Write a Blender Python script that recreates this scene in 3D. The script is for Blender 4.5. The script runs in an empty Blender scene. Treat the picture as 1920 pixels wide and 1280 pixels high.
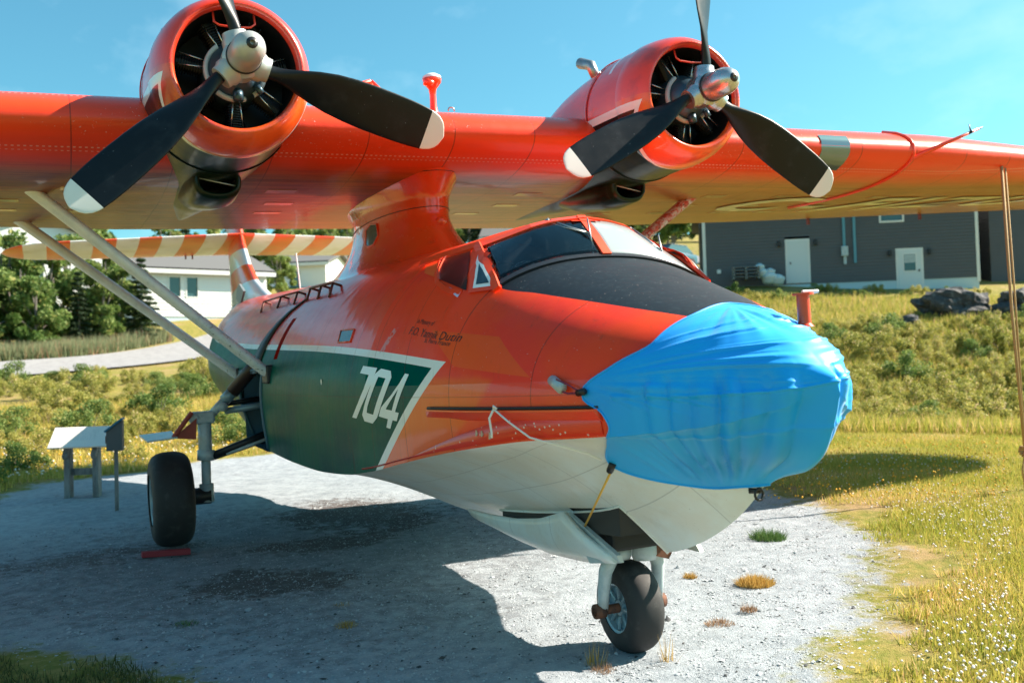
import bpy, bmesh, math, random
import numpy as np
from mathutils import Vector, Matrix, geometry, noise as mnoise
C = bpy.context.scene.collection
SC = bpy.context.scene
rnd = random.Random(7)
rng = np.random.default_rng(11)
R = math.radians

# ------------------------------------------------------------------ camera, sky, sun, exposure
cd = bpy.data.cameras.new("camera"); cam = bpy.data.objects.new("camera", cd); C.objects.link(cam)
cam.matrix_world = Matrix(((0.910909, 0.013321, -0.412392, -3.9477),
                           (-0.41158, -0.041143, -0.910444, -4.1625),
                           (-0.029095, 0.999064, -0.031995, 1.9625), (0, 0, 0, 1)))
cd.sensor_width = 36; cd.lens = 35.935; cd.clip_start = 0.1; cd.clip_end = 3000
cd.dof.use_dof = True; cd.dof.focus_distance = 8.6; cd.dof.aperture_fstop = 1.7
SC.camera = cam
SUN = Vector((1.22, -0.2, 1.0)).normalized()
SUN_EL = math.asin(SUN.z); SUN_AZ = math.atan2(SUN.x, SUN.y)
w = bpy.data.worlds.new("World"); SC.world = w; w.use_nodes = True
nt = w.node_tree; nt.nodes.clear()
sky = nt.nodes.new("ShaderNodeTexSky"); sky.sky_type = 'NISHITA'; sky.sun_disc = False
sky.sun_elevation = SUN_EL; sky.sun_rotation = SUN_AZ; sky.altitude = 20; sky.air_density = 1.0; sky.dust_density = 1.2; sky.ozone_density = 1.6
tint = nt.nodes.new("ShaderNodeMix"); tint.data_type = 'RGBA'; tint.blend_type = 'MULTIPLY'; tint.inputs[0].default_value = 1.0
tint.inputs[7].default_value = (0.54, 1.12, 1.06, 1)
nt.links.new(sky.outputs[0], tint.inputs[6])
bg = nt.nodes.new("ShaderNodeBackground"); bg.inputs[1].default_value = 0.063
out = nt.nodes.new("ShaderNodeOutputWorld")
# thin cirrus wisps
tc = nt.nodes.new("ShaderNodeTexCoord"); mp = nt.nodes.new("ShaderNodeMapping"); mp.inputs['Scale'].default_value = (5, 1.2, 7); mp.inputs['Rotation'].default_value = (0.3, 0.5, 0.9)
nz = nt.nodes.new("ShaderNodeTexNoise"); nz.inputs['Scale'].default_value = 1.6; nz.inputs['Detail'].default_value = 7; nz.inputs['Roughness'].default_value = 0.55
rp = nt.nodes.new("ShaderNodeMapRange"); rp.inputs[1].default_value = 0.54; rp.inputs[2].default_value = 0.82; rp.inputs[3].default_value = 0; rp.inputs[4].default_value = 0.34
cl = nt.nodes.new("ShaderNodeMix"); cl.data_type = 'RGBA'; cl.inputs[7].default_value = (5.2, 7.2, 8.2, 1)
nt.links.new(tc.outputs['Generated'], mp.inputs[0]); nt.links.new(mp.outputs[0], nz.inputs[0]); nt.links.new(nz.outputs[0], rp.inputs[0])
nt.links.new(rp.outputs[0], cl.inputs[0]); nt.links.new(tint.outputs[2], cl.inputs[6]); nt.links.new(cl.outputs[2], bg.inputs[0]); nt.links.new(bg.outputs[0], out.inputs[0])
sd = bpy.data.lights.new("sun", 'SUN'); sd.energy = 5.0; sd.angle = R(0.5); sd.color = (1.0, 0.88, 0.74)
sun = bpy.data.objects.new("sun", sd); C.objects.link(sun); sun.rotation_euler = SUN.to_track_quat('Z', 'Y').to_euler(); sun.location = (20, -5, 30)
SC.view_settings.view_transform = 'Standard'; SC.view_settings.look = 'None'; SC.view_settings.exposure = 1.52; SC.view_settings.gamma = 1.0
SC.view_settings.use_curve_mapping = False

# ------------------------------------------------------------------ shader expression helper
class V:
    def __init__(s, t, k): s.t, s.k = t, k
    def _m(s, op, *a):
        n = s.t.nodes.new("ShaderNodeMath"); n.operation = op
        for i, x in enumerate((s,) + a):
            if isinstance(x, V): s.t.links.new(x.k, n.inputs[i])
            else: n.inputs[i].default_value = x
        return V(s.t, n.outputs[0])
    def __add__(s, o): return s._m('ADD', o)
    __radd__ = __add__
    def __sub__(s, o): return s._m('SUBTRACT', o)
    def __rsub__(s, o): return (s * -1.0) + o
    def __mul__(s, o): return s._m('MULTIPLY', o)
    __rmul__ = __mul__
    def __truediv__(s, o): return s._m('DIVIDE', o)
    def gt(s, o): return s._m('GREATER_THAN', o)
    def lt(s, o): return s._m('LESS_THAN', o)
    def abs(s): return s._m('ABSOLUTE')
    def frac(s): return s._m('FRACT')
    def pow(s, o): return s._m('POWER', o)
    def max(s, o): return s._m('MAXIMUM', o)
    def min(s, o): return s._m('MINIMUM', o)
    def ss(s, a, b):
        n = s.t.nodes.new("ShaderNodeMapRange"); n.interpolation_type = 'SMOOTHSTEP'
        s.t.links.new(s.k, n.inputs[0]); n.inputs[1].default_value = a; n.inputs[2].default_value = b; n.inputs[3].default_value = 0; n.inputs[4].default_value = 1
        return V(s.t, n.outputs[0])
    def near(s, c, h): return (s - c).abs().lt(h)
def between(v, a, b): return v.gt(a) * v.lt(b)

class Mat:
    """a material under construction"""
    def __init__(s, name, color=(.5, .5, .5), rough=.5, metal=0., coat=0., spec=.5, coatr=.05):
        s.m = bpy.data.materials.new(name); s.m.use_nodes = True; s.t = s.m.node_tree
        s.b = s.t.nodes["Principled BSDF"]
        s.b.inputs['Base Color'].default_value = (*color, 1); s.b.inputs['Roughness'].default_value = rough; s.b.inputs['Metallic'].default_value = metal
        s.b.inputs['Coat Weight'].default_value = coat; s.b.inputs['Coat Roughness'].default_value = coatr; s.b.inputs['Specular IOR Level'].default_value = spec
        s._tc = None; s.col = color
    def tcn(s):
        if not s._tc: s._tc = s.t.nodes.new("ShaderNodeTexCoord")
        return s._tc
    def xyz(s, which='Object'):
        n = s.t.nodes.new("ShaderNodeSeparateXYZ"); s.t.links.new(s.tcn().outputs[which], n.inputs[0])
        return [V(s.t, n.outputs[i]) for i in range(3)]
    def noise(s, scale, detail=3, rough=.5, stretch=(1, 1, 1), which='Object', color=False, dist=0.):
        mp = s.t.nodes.new("ShaderNodeMapping"); mp.inputs['Scale'].default_value = stretch
        s.t.links.new(s.tcn().outputs[which], mp.inputs[0])
        n = s.t.nodes.new("ShaderNodeTexNoise"); n.inputs['Scale'].default_value = scale; n.inputs['Detail'].default_value = detail; n.inputs['Roughness'].default_value = rough; n.inputs['Distortion'].default_value = dist
        s.t.links.new(mp.outputs[0], n.inputs[0]); return V(s.t, n.outputs[1 if color else 0])
    def voro(s, scale, feature='F1', stretch=(1, 1, 1), out=0, which='Object'):
        mp = s.t.nodes.new("ShaderNodeMapping"); mp.inputs['Scale'].default_value = stretch
        s.t.links.new(s.tcn().outputs[which], mp.inputs[0])
        n = s.t.nodes.new("ShaderNodeTexVoronoi"); n.inputs['Scale'].default_value = scale; n.feature = feature
        s.t.links.new(mp.outputs[0], n.inputs[0]); return V(s.t, n.outputs[out])
    def attr(s, name, out=2):
        n = s.t.nodes.new("ShaderNodeAttribute"); n.attribute_name = name; return V(s.t, n.outputs[out])
    def rand(s):
        n = s.t.nodes.new("ShaderNodeObjectInfo"); return V(s.t, n.outputs['Random'])
    def mix(s, a, b, f):
        n = s.t.nodes.new("ShaderNodeMix"); n.data_type = 'RGBA'
        for k, x in ((6, a), (7, b)):
            if isinstance(x, V): s.t.links.new(x.k, n.inputs[k])
            else: n.inputs[k].default_value = (*x, 1)
        if isinstance(f, V): s.t.links.new(f.k, n.inputs[0])
        else: n.inputs[0].default_value = f
        return V(s.t, n.outputs[2])
    def base(s, v): s.t.links.new(v.k, s.b.inputs['Base Color'])
    def set(s, name, v):
        if isinstance(v, V): s.t.links.new(v.k, s.b.inputs[name])
        else: s.b.inputs[name].default_value = v
    def bump(s, h, strength=.3, dist=.01):
        n = s.t.nodes.new("ShaderNodeBump"); n.inputs['Strength'].default_value = strength; n.inputs['Distance'].default_value = dist
        s.t.links.new(h.k, n.inputs['Height']); s.t.links.new(n.outputs[0], s.b.inputs['Normal'])
        if s.b.inputs['Coat Weight'].default_value > 0: s.t.links.new(n.outputs[0], s.b.inputs['Coat Normal'])

# ------------------------------------------------------------------ object helpers
def link(o, parent=None):
    C.objects.link(o)
    if parent is not None: o.parent = parent
    return o
def mesh(name, vs, fs, mats, parent=None, smooth=True, fm=None):
    me = bpy.data.meshes.new(name)
    vs = np.asarray(vs, dtype=np.float64).reshape(-1, 3)
    me.from_pydata(vs.tolist(), [], [tuple(int(i) for i in f) for f in fs])
    if not isinstance(mats, (list, tuple)): mats = [mats]
    for m in mats: me.materials.append(m.m if isinstance(m, Mat) else m)
    if fm is not None: me.polygons.foreach_set("material_index", np.asarray(fm, dtype=np.int32))
    if smooth: me.polygons.foreach_set("use_smooth", np.ones(len(me.polygons), dtype=bool))
    me.update()
    return link(bpy.data.objects.new(name, me), parent)
def fast(name, verts, faces_n, mats, parent=None, attr=None, k=3, smooth=False, fm=None):
    """big mesh from arrays: faces_n (n,k)"""
    me = bpy.data.meshes.new(name); nv = len(verts); nf = len(faces_n)
    me.vertices.add(nv); me.vertices.foreach_set("co", np.asarray(verts, dtype=np.float32).ravel())
    me.loops.add(nf * k); me.loops.foreach_set("vertex_index", np.asarray(faces_n, dtype=np.int32).ravel())
    me.polygons.add(nf); me.polygons.foreach_set("loop_start", np.arange(0, nf * k, k, dtype=np.int32))
    if smooth: me.polygons.foreach_set("use_smooth", np.ones(nf, dtype=bool))
    if not isinstance(mats, (list, tuple)): mats = [mats]
    for m in mats: me.materials.append(m.m if isinstance(m, Mat) else m)
    if fm is not None: me.polygons.foreach_set("material_index", np.asarray(fm, dtype=np.int32))
    me.update(calc_edges=True)
    if attr is not None:
        for an, data in attr.items():
            a = me.attributes.new(an, 'FLOAT', 'POINT'); a.data.foreach_set("value", np.asarray(data, dtype=np.float32))
    return link(bpy.data.objects.new(name, me), parent)
def tag(o, label=None, cat=None, group=None, kind=None):
    if label: o['label'] = label
    if cat: o['category'] = cat
    if group: o['group'] = group
    if kind: o['kind'] = kind
    return o
def empty(name, loc=(0, 0, 0), rz=0., label=None, cat=None, group=None):
    o = bpy.data.objects.new(name, None); o.empty_display_size = .3; link(o); o.location = loc; o.rotation_euler = (0, 0, rz)
    return tag(o, label, cat, group)
def copytree(o, parent=None):
    c = o.copy(); C.objects.link(c); c.parent = parent
    for ch in o.children: copytree(ch, c)
    return c
class MB:
    """collects shapes, builds one mesh"""
    def __init__(s): s.v = []; s.f = []; s.m = []
    def add(s, vs, fs, m=0):
        o = len(s.v); s.v += [tuple(map(float, v)) for v in vs]; s.f += [tuple(i + o for i in f) for f in fs]; s.m += [m] * len(fs); return s
    def box(s, c, d, m=0, rz=0., mat=None):
        x, y, z = d[0] / 2, d[1] / 2, d[2] / 2
        vs = [Vector((i, j, k)) for i in (-x, x) for j in (-y, y) for k in (-z, z)]
        M = mat if mat is not None else Matrix.Rotation(rz, 3, 'Z')
        return s.add([M @ q + Vector(c) for q in vs], [(0, 1, 3, 2), (4, 6, 7, 5), (0, 4, 5, 1), (2, 3, 7, 6), (0, 2, 6, 4), (1, 5, 7, 3)], m)
    def tube(s, pts, r, n=10, m=0, caps=True):
        pts = [Vector(p) for p in pts]
        if not isinstance(r, (list, tuple)): r = [r] * len(pts)
        rings = []; up = None
        for i, p in enumerate(pts):
            d = (pts[min(i + 1, len(pts) - 1)] - pts[max(i - 1, 0)]).normalized()
            if up is None: up = d.orthogonal().normalized()
            up = (up - d * up.dot(d)).normalized(); sdv = d.cross(up)
            rings.append([p + (up * math.cos(a) + sdv * math.sin(a)) * r[i] for a in (2 * math.pi * k / n for k in range(n))])
        vs = [q for rr in rings for q in rr]
        fs = [(i * n + k, i * n + (k + 1) % n, (i + 1) * n + (k + 1) % n, (i + 1) * n + k) for i in range(len(pts) - 1) for k in range(n)]
        if caps: fs += [tuple(range(n - 1, -1, -1)), tuple((len(pts) - 1) * n + k for k in range(n))]
        return s.add(vs, fs, m)
    def rev(s, prof, c, axis='Y', n=48, m=0, a0=0., a1=2 * math.pi):
        """revolve (t, r) profile about an axis through c"""
        full = abs(a1 - a0 - 2 * math.pi) < 1e-6; nn = n if full else n + 1
        vs = []
        for t, r in prof:
            for k in range(nn):
                a = a0 + (a1 - a0) * k / n; u, q = r * math.cos(a), r * math.sin(a)
                vs.append({'Y': (c[0] + u, c[1] + t, c[2] + q), 'X': (c[0] + t, c[1] + u, c[2] + q), 'Z': (c[0] + u, c[1] + q, c[2] + t)}[axis])
        fs = [(i * nn + k, i * nn + (k + 1) % nn, (i + 1) * nn + (k + 1) % nn, (i + 1) * nn + k) for i in range(len(prof) - 1) for k in range(nn if full else nn - 1)]
        return s.add(vs, fs, m)
    def quad(s, a, b, c, d, m=0): return s.add([a, b, c, d], [(0, 1, 2, 3)], m)
    def prism(s, poly, h, m=0):
        """poly: 3-D ring; extruded by vector h"""
        n = len(poly); p = [Vector(q) for q in poly]; h = Vector(h)
        return s.add(p + [q + h for q in p], [tuple(range(n - 1, -1, -1)), tuple(range(n, 2 * n))] + [(i, (i + 1) % n, n + (i + 1) % n, n + i) for i in range(n)], m)
    def build(s, name, mats, parent=None, smooth=False, recalc=True, bevel=0., auto=None):
        o = mesh(name, s.v, s.f, mats, parent, smooth, s.m)
        if recalc:
            bm = bmesh.new(); bm.from_mesh(o.data); bmesh.ops.recalc_face_normals(bm, faces=bm.faces); bm.to_mesh(o.data); bm.free()
        if auto is not None: o.data.set_sharp_from_angle(angle=R(auto))
        if bevel:
            md = o.modifiers.new("bevel", 'BEVEL'); md.width = bevel; md.segments = 2; md.limit_method = 'ANGLE'
        return o
def loft(rings, closed=True, caps=True):
    n = len(rings[0]); vs = [q for r in rings for q in r]; nn = n if closed else n - 1
    fs = [(i * n + k, i * n + (k + 1) % n, (i + 1) * n + (k + 1) % n, (i + 1) * n + k) for i in range(len(rings) - 1) for k in range(nn)]
    if caps: fs += [tuple(range(n - 1, -1, -1)), tuple((len(rings) - 1) * n + k for k in range(n))]
    return vs, fs

# ------------------------------------------------------------------ hull lines (aircraft frame)
def pchip(xs,ys):
    xs=np.array(xs,float);ys=np.array(ys,float);h=np.diff(xs);d=np.diff(ys)/h;m=np.zeros(len(xs))
    for i in range(1,len(xs)-1):
        if d[i-1]*d[i]>0:
            w1=2*h[i]+h[i-1];w2=h[i]+2*h[i-1];m[i]=(w1+w2)/(w1/d[i-1]+w2/d[i])
    m[0]=d[0];m[-1]=d[-1]
    def f(x):
        x=np.clip(np.asarray(x,float),xs[0],xs[-1]);i=np.clip(np.searchsorted(xs,x)-1,0,len(xs)-2)
        t=(x-xs[i])/h[i];t2=t*t;t3=t2*t
        return (2*t3-3*t2+1)*ys[i]+(t3-2*t2+t)*h[i]*m[i]+(-2*t3+3*t2)*ys[i+1]+(t3-t2)*h[i]*m[i+1]
    return f
W_=pchip([.25,.3,.4,.6,.8,1.1,1.5,1.8,2.3,2.8,3.5,4.2,5,6,8,10,11.5,12.5,13.5,14.5,16,18,19.6],
         [0,.15,.26,.43,.585,.785,.99,1.105,1.25,1.345,1.43,1.48,1.51,1.53,1.54,1.55,1.55,1.54,1.45,1.3,.95,.5,.12])
XC=pchip([.25,.3,.4,.6,.8,1.1,1.5,1.8,2.3,2.8,3.5,4.2,5,6,8,9,10,11,12,13,14,16,18,19.6],
         [0,.08,.18,.36,.53,.755,.965,1.085,1.235,1.32,1.41,1.46,1.49,1.51,1.5,1.45,1.36,1.25,1.12,1.0,.88,.6,.3,.06])
ZC=pchip([.25,.4,.6,.8,1.1,1.5,1.8,2.3,2.8,3.5,4.2,5,6,7,8,9,10,11,12,13,14,16,18,19.6],
         [1.84,1.75,1.69,1.65,1.61,1.585,1.57,1.515,1.45,1.34,1.23,1.15,1.12,1.13,1.16,1.2,1.26,1.32,1.42,1.54,1.68,2.0,2.4,2.9])
ZK=pchip([.25,.32,.4,.6,.78,.92,1.06,1.27,1.5,1.7,1.9,2.23,3,4,5,6,7,8,9,10,12,14,16,18,19.6],
         [1.8,1.72,1.65,1.45,1.3,1.18,1.07,.94,.83,.755,.70,.65,.60,.575,.565,.575,.62,.70,.79,.88,1.08,1.35,1.72,2.25,2.85])
ZB=pchip([.25,.4,.6,1.1,1.8,2.8,4.2,6,8,10,12,14,16,18,19.6],[1.86,1.85,1.84,1.82,1.82,1.8,1.75,1.75,1.8,1.95,2.15,2.35,2.6,2.9,3.1])
ZT=pchip([.25,.28,.35,.45,.7,.9,1.2,1.5,1.88,2.2,2.55,2.87,3.2,3.7,4.3,5,7,10,13,16,18,19.6],
         [1.88,1.94,2.02,2.1,2.2,2.275,2.38,2.48,2.61,2.72,2.83,3.155,3.205,3.215,3.22,3.24,3.3,3.36,3.48,3.62,3.68,3.6])
PE=pchip([.25,1,2,2.6,3.2,6,10,19],[2.1,2.1,2.1,2.2,2.05,2.0,2.0,2.0])
def surf(Y,t):
    """side x (>=0), z; t 0 chine .. .3 maxbeam .. 1 deck centre"""
    Y,t=np.broadcast_arrays(np.asarray(Y,float),np.asarray(t,float))
    w=W_(Y);xc=XC(Y);zc=ZC(Y);zb=ZB(Y);zt=ZT(Y);p=PE(Y)
    s=np.clip(t/.3,0,1)
    xl=xc+(w-xc)*np.sin(np.pi/2*s);zl=zc+(zb-zc)*s
    a=np.clip((t-.3)/.7,0,1)*np.pi/2
    xu=w*np.cos(a)**(2/p);zu=zb+(zt-zb)*np.sin(a)**(2/p)
    return np.where(t<.3,xl,xu),np.where(t<.3,zl,zu)
def bot(Y,s):
    Y,s=np.broadcast_arrays(np.asarray(Y,float),np.asarray(s,float))
    xc=XC(Y);zc=ZC(Y);zk=np.minimum(ZK(Y),zc-.005)
    return xc*s, zk+(zc-zk)*(1-(1-s)**1.45)
def zx(Y,z):
    "half width at height z"
    w=W_(Y);xc=XC(Y);zc=ZC(Y);zb=ZB(Y);zt=ZT(Y);p=PE(Y)
    s=np.clip((z-zc)/(zb-zc),0,1)
    u=np.clip((z-zb)/(zt-zb),0,1)
    lo=xc+(w-xc)*np.sin(np.pi/2*s)
    return np.where(z<zb,lo,w*(1-u**p)**(1/p))

# ================================================================== AIRCRAFT
# aircraft frame: nose towards -Y, starboard = -X, Z up; wheels on the ground
plane = empty("flying_boat", label="red-orange twin-engine amphibious flying boat with green and white side number 704", cat="airplane")
plane.rotation_euler = (0, -0.035, 0)
ENG = 2.3045; TZ = 4.70

RED = (0.94, 0.058, 0.010); ORANGE = (0.90, 0.125, 0.008); GREEN = (0.0, 0.115, 0.078); WHITE = (0.80, 0.82, 0.82); CREAM = (0.68, 0.76, 0.78)

def panel_bump(M, ys, rivets=True, zlines=()):
    """height: riveted seams at stations; returns V height"""
    x, y, z = M.xyz()
    h = None
    for y0 in ys:
        d = (y - y0).abs()
        g = d.lt(.004) * -1.0
        if rivets:
            q = (z * 28.0).frac() - .5
            rv = ((y - y0 - .02).abs().lt(.006)) * q.abs().lt(.2) * .7
            g = g + rv
        h = g if h is None else h + g
    for z0 in zlines:
        g = (z - z0).abs().lt(.003) * -1.0
        q = (y * 28.0).frac() - .5
        g = g + (z - z0 - .02).abs().lt(.006) * q.abs().lt(.2) * .7
        h = h + g
    return h

def red_mat(name, rough=.32, coat=.55, coatr=.12, base=RED, dirt=True):
    M = Mat(name, base, rough, coat=coat, coatr=coatr)
    n1 = M.noise(1.3, 5, .6); n2 = M.noise(9, 4, .6, stretch=(1, .4, 1.0))
    c = M.mix(base, (base[0] * .86, base[1] * 1.6, base[2] * 1.3), n1.ss(.42, .68) * .6)
    c = M.mix(c, (base[0] * .62, base[1] * .8, base[2]), n2.ss(.55, .8) * .35)
    M.base(c); M.c0 = c
    M.set('Roughness', n2 * .25 + (rough - .1))
    return M

# ---- hull paint
H = Mat("hull_paint", RED, .4, coat=.6, coatr=.08)
x, y, z = H.xyz()
dd = y - 2.69
ztop = dd * (dd * dd * .00096 - dd * .0145 + .112) + 2.112
diag = (z - 2.112) * -1.44 + 2.69            # leading slanted edge of the green field
inner = (z.lt(ztop - .06)) * y.gt(diag + .135)
outer_ = (z.lt(ztop)) * y.gt(diag)
n1 = H.noise(1.1, 5, .6); n2 = H.noise(7, 5, .65, stretch=(1, .3, 1)); n3 = H.noise(26, 3, .6)
redc = H.mix(RED, (.90, .040, .016), n1.ss(.45, .62))
redc = H.mix(redc, (.70, .035, .012), n2.ss(.6, .85) * .4)
# replaced, glossier orange panels low on the bow
low = (y + (z - 1.9) * .8 - 2.25 + (n1 - .5) * .5).ss(-.04, .04) * (z + (n1 - .5) * .2).ss(2.03, 1.97) * y.lt(4.6)
patchm = between(z - (y - 2.2) * .12, 2.03, 2.26) * between(y + (z - 2.1) * -1.5, 1.95, 2.62)
redc = H.mix(redc, ORANGE, low * .8)
redc = H.mix(redc, (.90, .11, .010), patchm * .65)
fade = (y - 8.2).ss(-.4, .8)                       # faded paint aft
redc = H.mix(redc, (.50, .10, .065), fade * n2.ss(.35, .7) * .65)
warn = between(y + (z - 2.3) * .05, 7.78, 7.98) * between(z, 2.27, 2.74)
greenc = H.mix(GREEN, (.0, .07, .075), n1.ss(.4, .7))
greenc = H.mix(greenc, (.01, .13, .10), n2.ss(.62, .9) * .3)
col = H.mix(redc, WHITE, outer_); col = H.mix(col, greenc, inner)
col = H.mix(col, (.33, .012, .006), warn)
# black anti-glare deck
ax = x.abs()
yy = y - .72
fb = yy.max(0.0).pow(.62) * .60
bl = ax.lt(fb) * y.lt(2.63) * y.gt(.72) * z.gt(2.1)
col = H.mix(col, H.mix((.006, .014, .022), (.018, .032, .042), n3.ss(.5, .8)), bl)
spk = H.voro(16).lt(.07) * n3.gt(.47)
col = H.mix(col, (.45, .5, .52), spk * bl * .35)
stn = H.voro(30, stretch=(1, 1, 1)).lt(.10) * (((y - 1.75).abs().lt(.02)) + ((y - 2.5).abs().lt(.015)))
col = H.mix(col, (.7, .55, .5), stn * (1.0 - inner) * .5)
# pale scuffs
sc = between(y + (z - 2.3) * .9, 3.80, 3.90) * between(z, 2.22, 2.41) * x.lt(0) * n3.gt(.46)
col = H.mix(col, (.55, .38, .42), sc * .6)
chips = H.noise(60, 2, .5).gt(.735) * n2.gt(.5)
col = H.mix(col, (.6, .58, .55), chips * .5)
sm_ = None
for y0 in (1.75, 2.62, 3.35, 4.05, 4.62, 5.3, 6.0, 6.7, 7.25, 7.7, 8.35, 8.95, 9.6, 10.3, 11.0, 11.8):
    g1 = (y - y0).abs().lt(.0045); sm_ = g1 if sm_ is None else sm_ + g1
streak = H.noise(14, 4, .65, stretch=(1, 1, .12)).ss(.58, .85)
col = H.mix(col, (.10, .02, .012), (sm_ * .5 + (z - 1.86).abs().lt(.003) * .4).min(1.0) * (1.0 - bl))
col = H.mix(col, (.12, .05, .03), streak * .5 * (1.0 - bl))
H.base(col)
mattef = (z.gt(1.95)) * y.lt(4.2)
H.set('Roughness', n2 * .2 + .26 + mattef * .14 + bl * .10 + warn * .5)
H.set('Coat Weight', (.45 - mattef * .40 - bl * .05 - inner * .42) * (1.0 - warn))
H.set('Specular IOR Level', .36 - warn * .33 - inner * .30 - mattef * .12)
H.set('Coat Roughness', n2 * .12 + .02)
seams = panel_bump(H, (1.75, 2.62, 3.35, 4.05, 4.62, 5.3, 6.0, 6.7, 7.25, 7.7, 8.35, 8.95, 9.6, 10.3, 11.0, 11.8, 12.6, 13.4, 14.2, 15.2), zlines=(1.86, 2.42))
# light oil-canning: skin sags between the frames
can = H.noise(2.3, 2, .5, stretch=(1, 2.6, .6))
bo = seams * .35 + can * 1.3
H.bump(bo, .32, .012)

HB = Mat("hull_bottom_paint", CREAM, .42, coat=.25, coatr=.2)
b1 = HB.noise(1.5, 5, .6); b2 = HB.noise(12, 5, .7); b3 = HB.noise(70, 2, .5)
c = HB.mix(CREAM, (.66, .67, .63), b1.ss(.4, .65)); c = HB.mix(c, (.30, .27, .22), b2.ss(.64, .85) * .45); c = HB.mix(c, (.12, .10, .08), b3.gt(.74) * b1.gt(.5) * .7)
hx, hy, hz = HB.xyz()
HB.base(HB.mix(c, greenc if False else (.004, .06, .04), hy.gt(4.05)* hx.abs().gt(1.35) * .0))
hl = None
for y0 in (1.2, 2.0, 2.75, 3.5, 4.25, 5.1, 6.0, 6.9):
    g1 = (hy - y0 - hx.abs() * .12).abs().lt(.004); hl = g1 if hl is None else hl + g1
for s0 in (.28, .62, .95): hl = hl + (hx.abs() - s0 - .03).abs().lt(.0035)
hstk = HB.noise(6, 5, .7, stretch=(.15, 1.2, 1)).ss(.5, .8)
HB.base(HB.mix(HB.mix(c, (.34, .37, .38), hl.min(1.0) * .6), (.42, .42, .38), hstk * .35))
sp = panel_bump(HB, (1.2, 2.0, 2.75, 3.5, 4.25, 5.1, 6.0, 6.9), zlines=())
q = (hy * 24.0).frac() - .5
for s0 in (.28, .62, .95):
    ln = ((hx.abs() - s0).abs().lt(.007)) * q.abs().lt(.22)
    sp = sp + ln * .8 + (hx.abs() - s0 - .03).abs().lt(.004) * -1.0
HB.bump(sp * .5 + HB.noise(2.6, 2, .5) * .9, .4, .01)

# ---- hull mesh
def hull_grid(Ys, cols):
    V_ = []
    for Y in Ys:
        row = []
        for kind, t, sg in cols:
            xx, zz = (bot(Y, t) if kind == 'b' else surf(Y, t))
            row.append((sg * float(xx), Y, float(zz)))
        V_.append(row)
    return V_
Ys = list(.25 + np.linspace(0, 1, 26) ** 2 * 1.25) + list(np.arange(1.56, 2.5, .06)) + list(np.arange(2.52, 4.4, .033)) + list(np.arange(4.45, 19.6, .12))
ts = list(np.linspace(0, .3, 9)) + list(.3 + .7 * np.linspace(0, 1, 46)[1:])
def full_ring_cols():
    cols = [('b', s, -1) for s in np.linspace(0, 1, 14)] + [('s', t, -1) for t in ts]
    cols += [('s', t, 1) for t in ts[::-1][1:]] + [('b', s, 1) for s in np.linspace(0, 1, 14)[::-1]]
    return cols
cols = full_ring_cols(); G = hull_grid(Ys, cols); nc = len(cols)
verts = [p for r_ in G for p in r_]; faces = []; fmi = []
def in_poly(px_, py_, poly):
    ins = False; j = len(poly) - 1
    for i in range(len(poly)):
        if (poly[i][1] > py_) != (poly[j][1] > py_) and px_ < (poly[j][0] - poly[i][0]) * (py_ - poly[i][1]) / (poly[j][1] - poly[i][1]) + poly[i][0]: ins = not ins
        j = i
    return ins
def cut(cx, cy, cz):
    a = abs(cx)
    # windshield: between lower and upper rail
    if cz > 2.6 and a < .93:
        ylo = 2.56 + .05 * (a / .88) ** 2; yhi = 2.86 + .30 * (a / .77)
        if a > .70: yhi = 3.20 - (a - .76) * 3.75
        if ylo + .02 < cy < yhi - .03: return True
    # nose wheel well
    if cz < 1.05 and a < .35 and 2.0 < cy < 4.0: return True
    # main wheel bay (starboard and port)
    if 1.15 < cz < 2.15 and 8.42 < cy < 9.9 and a > .7: return True
    return False
seen_cut = 0
for i in range(len(Ys) - 1):
    for k in range(nc - 1):
        q4 = (i * nc + k, i * nc + k + 1, (i + 1) * nc + k + 1, (i + 1) * nc + k)
        c_ = np.mean([verts[j] for j in q4], axis=0)
        if cut(*c_): seen_cut += 1; continue
        faces.append(q4)
        isb = cols[k][0] == 'b' and cols[k + 1][0] == 'b'
        fmi.append(1 if isb and c_[1] < 7.2 else 0)
hull = mesh("hull", verts, faces, [H, HB], plane, True, fmi)
bm = bmesh.new(); bm.from_mesh(hull.data)
bmesh.ops.remove_doubles(bm, verts=bm.verts, dist=.0005); bmesh.ops.recalc_face_normals(bm, faces=bm.faces)
bm.to_mesh(hull.data); bm.free(); hull.data.set_sharp_from_angle(angle=R(32))

DARK = Mat("dark_interior", (.02, .022, .024), .7)
lin_f = []
for f_ in faces:
    c_ = np.mean([verts[j] for j in f_], axis=0)
    if 2.5 < c_[1] < 4.6 and c_[2] > 2.3: lin_f.append(f_)
lv = []
for q in verts:
    d_ = Vector((q[0], 0, q[2] - 2.0)); d_ = d_.normalized() if d_.length > 1e-6 else d_; lv.append(tuple(Vector(q) - d_ * .022))
used = sorted({i for f_ in lin_f for i in f_}); mp_ = {j: k for k, j in enumerate(used)}
mesh("cabin_lining", [lv[j] for j in used], [tuple(mp_[j] for j in f_) for f_ in lin_f], DARK, plane, True)
BLACK = Mat("black_rubber", (.022, .022, .024), .75)
STEEL = Mat("bare_steel", (.42, .42, .42), .35, metal=.9)
GREY = Mat("light_grey_enamel", (.42, .50, .53), .4, coat=.3)
gn = GREY.noise(9, 5, .7); GREY.base(GREY.mix(GREY.mix((.45, .52, .54), (.33, .40, .43), gn.ss(.4, .7)), (.06, .04, .03), gn.ss(.66, .74) * .8))
RUST = Mat("rusty_steel", (.12, .05, .03), .8); rn = RUST.noise(14, 5, .7); RUST.base(RUST.mix((.16, .06, .03), (.05, .03, .025), rn.ss(.4, .65)))
REDP = red_mat("red_paint")
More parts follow.
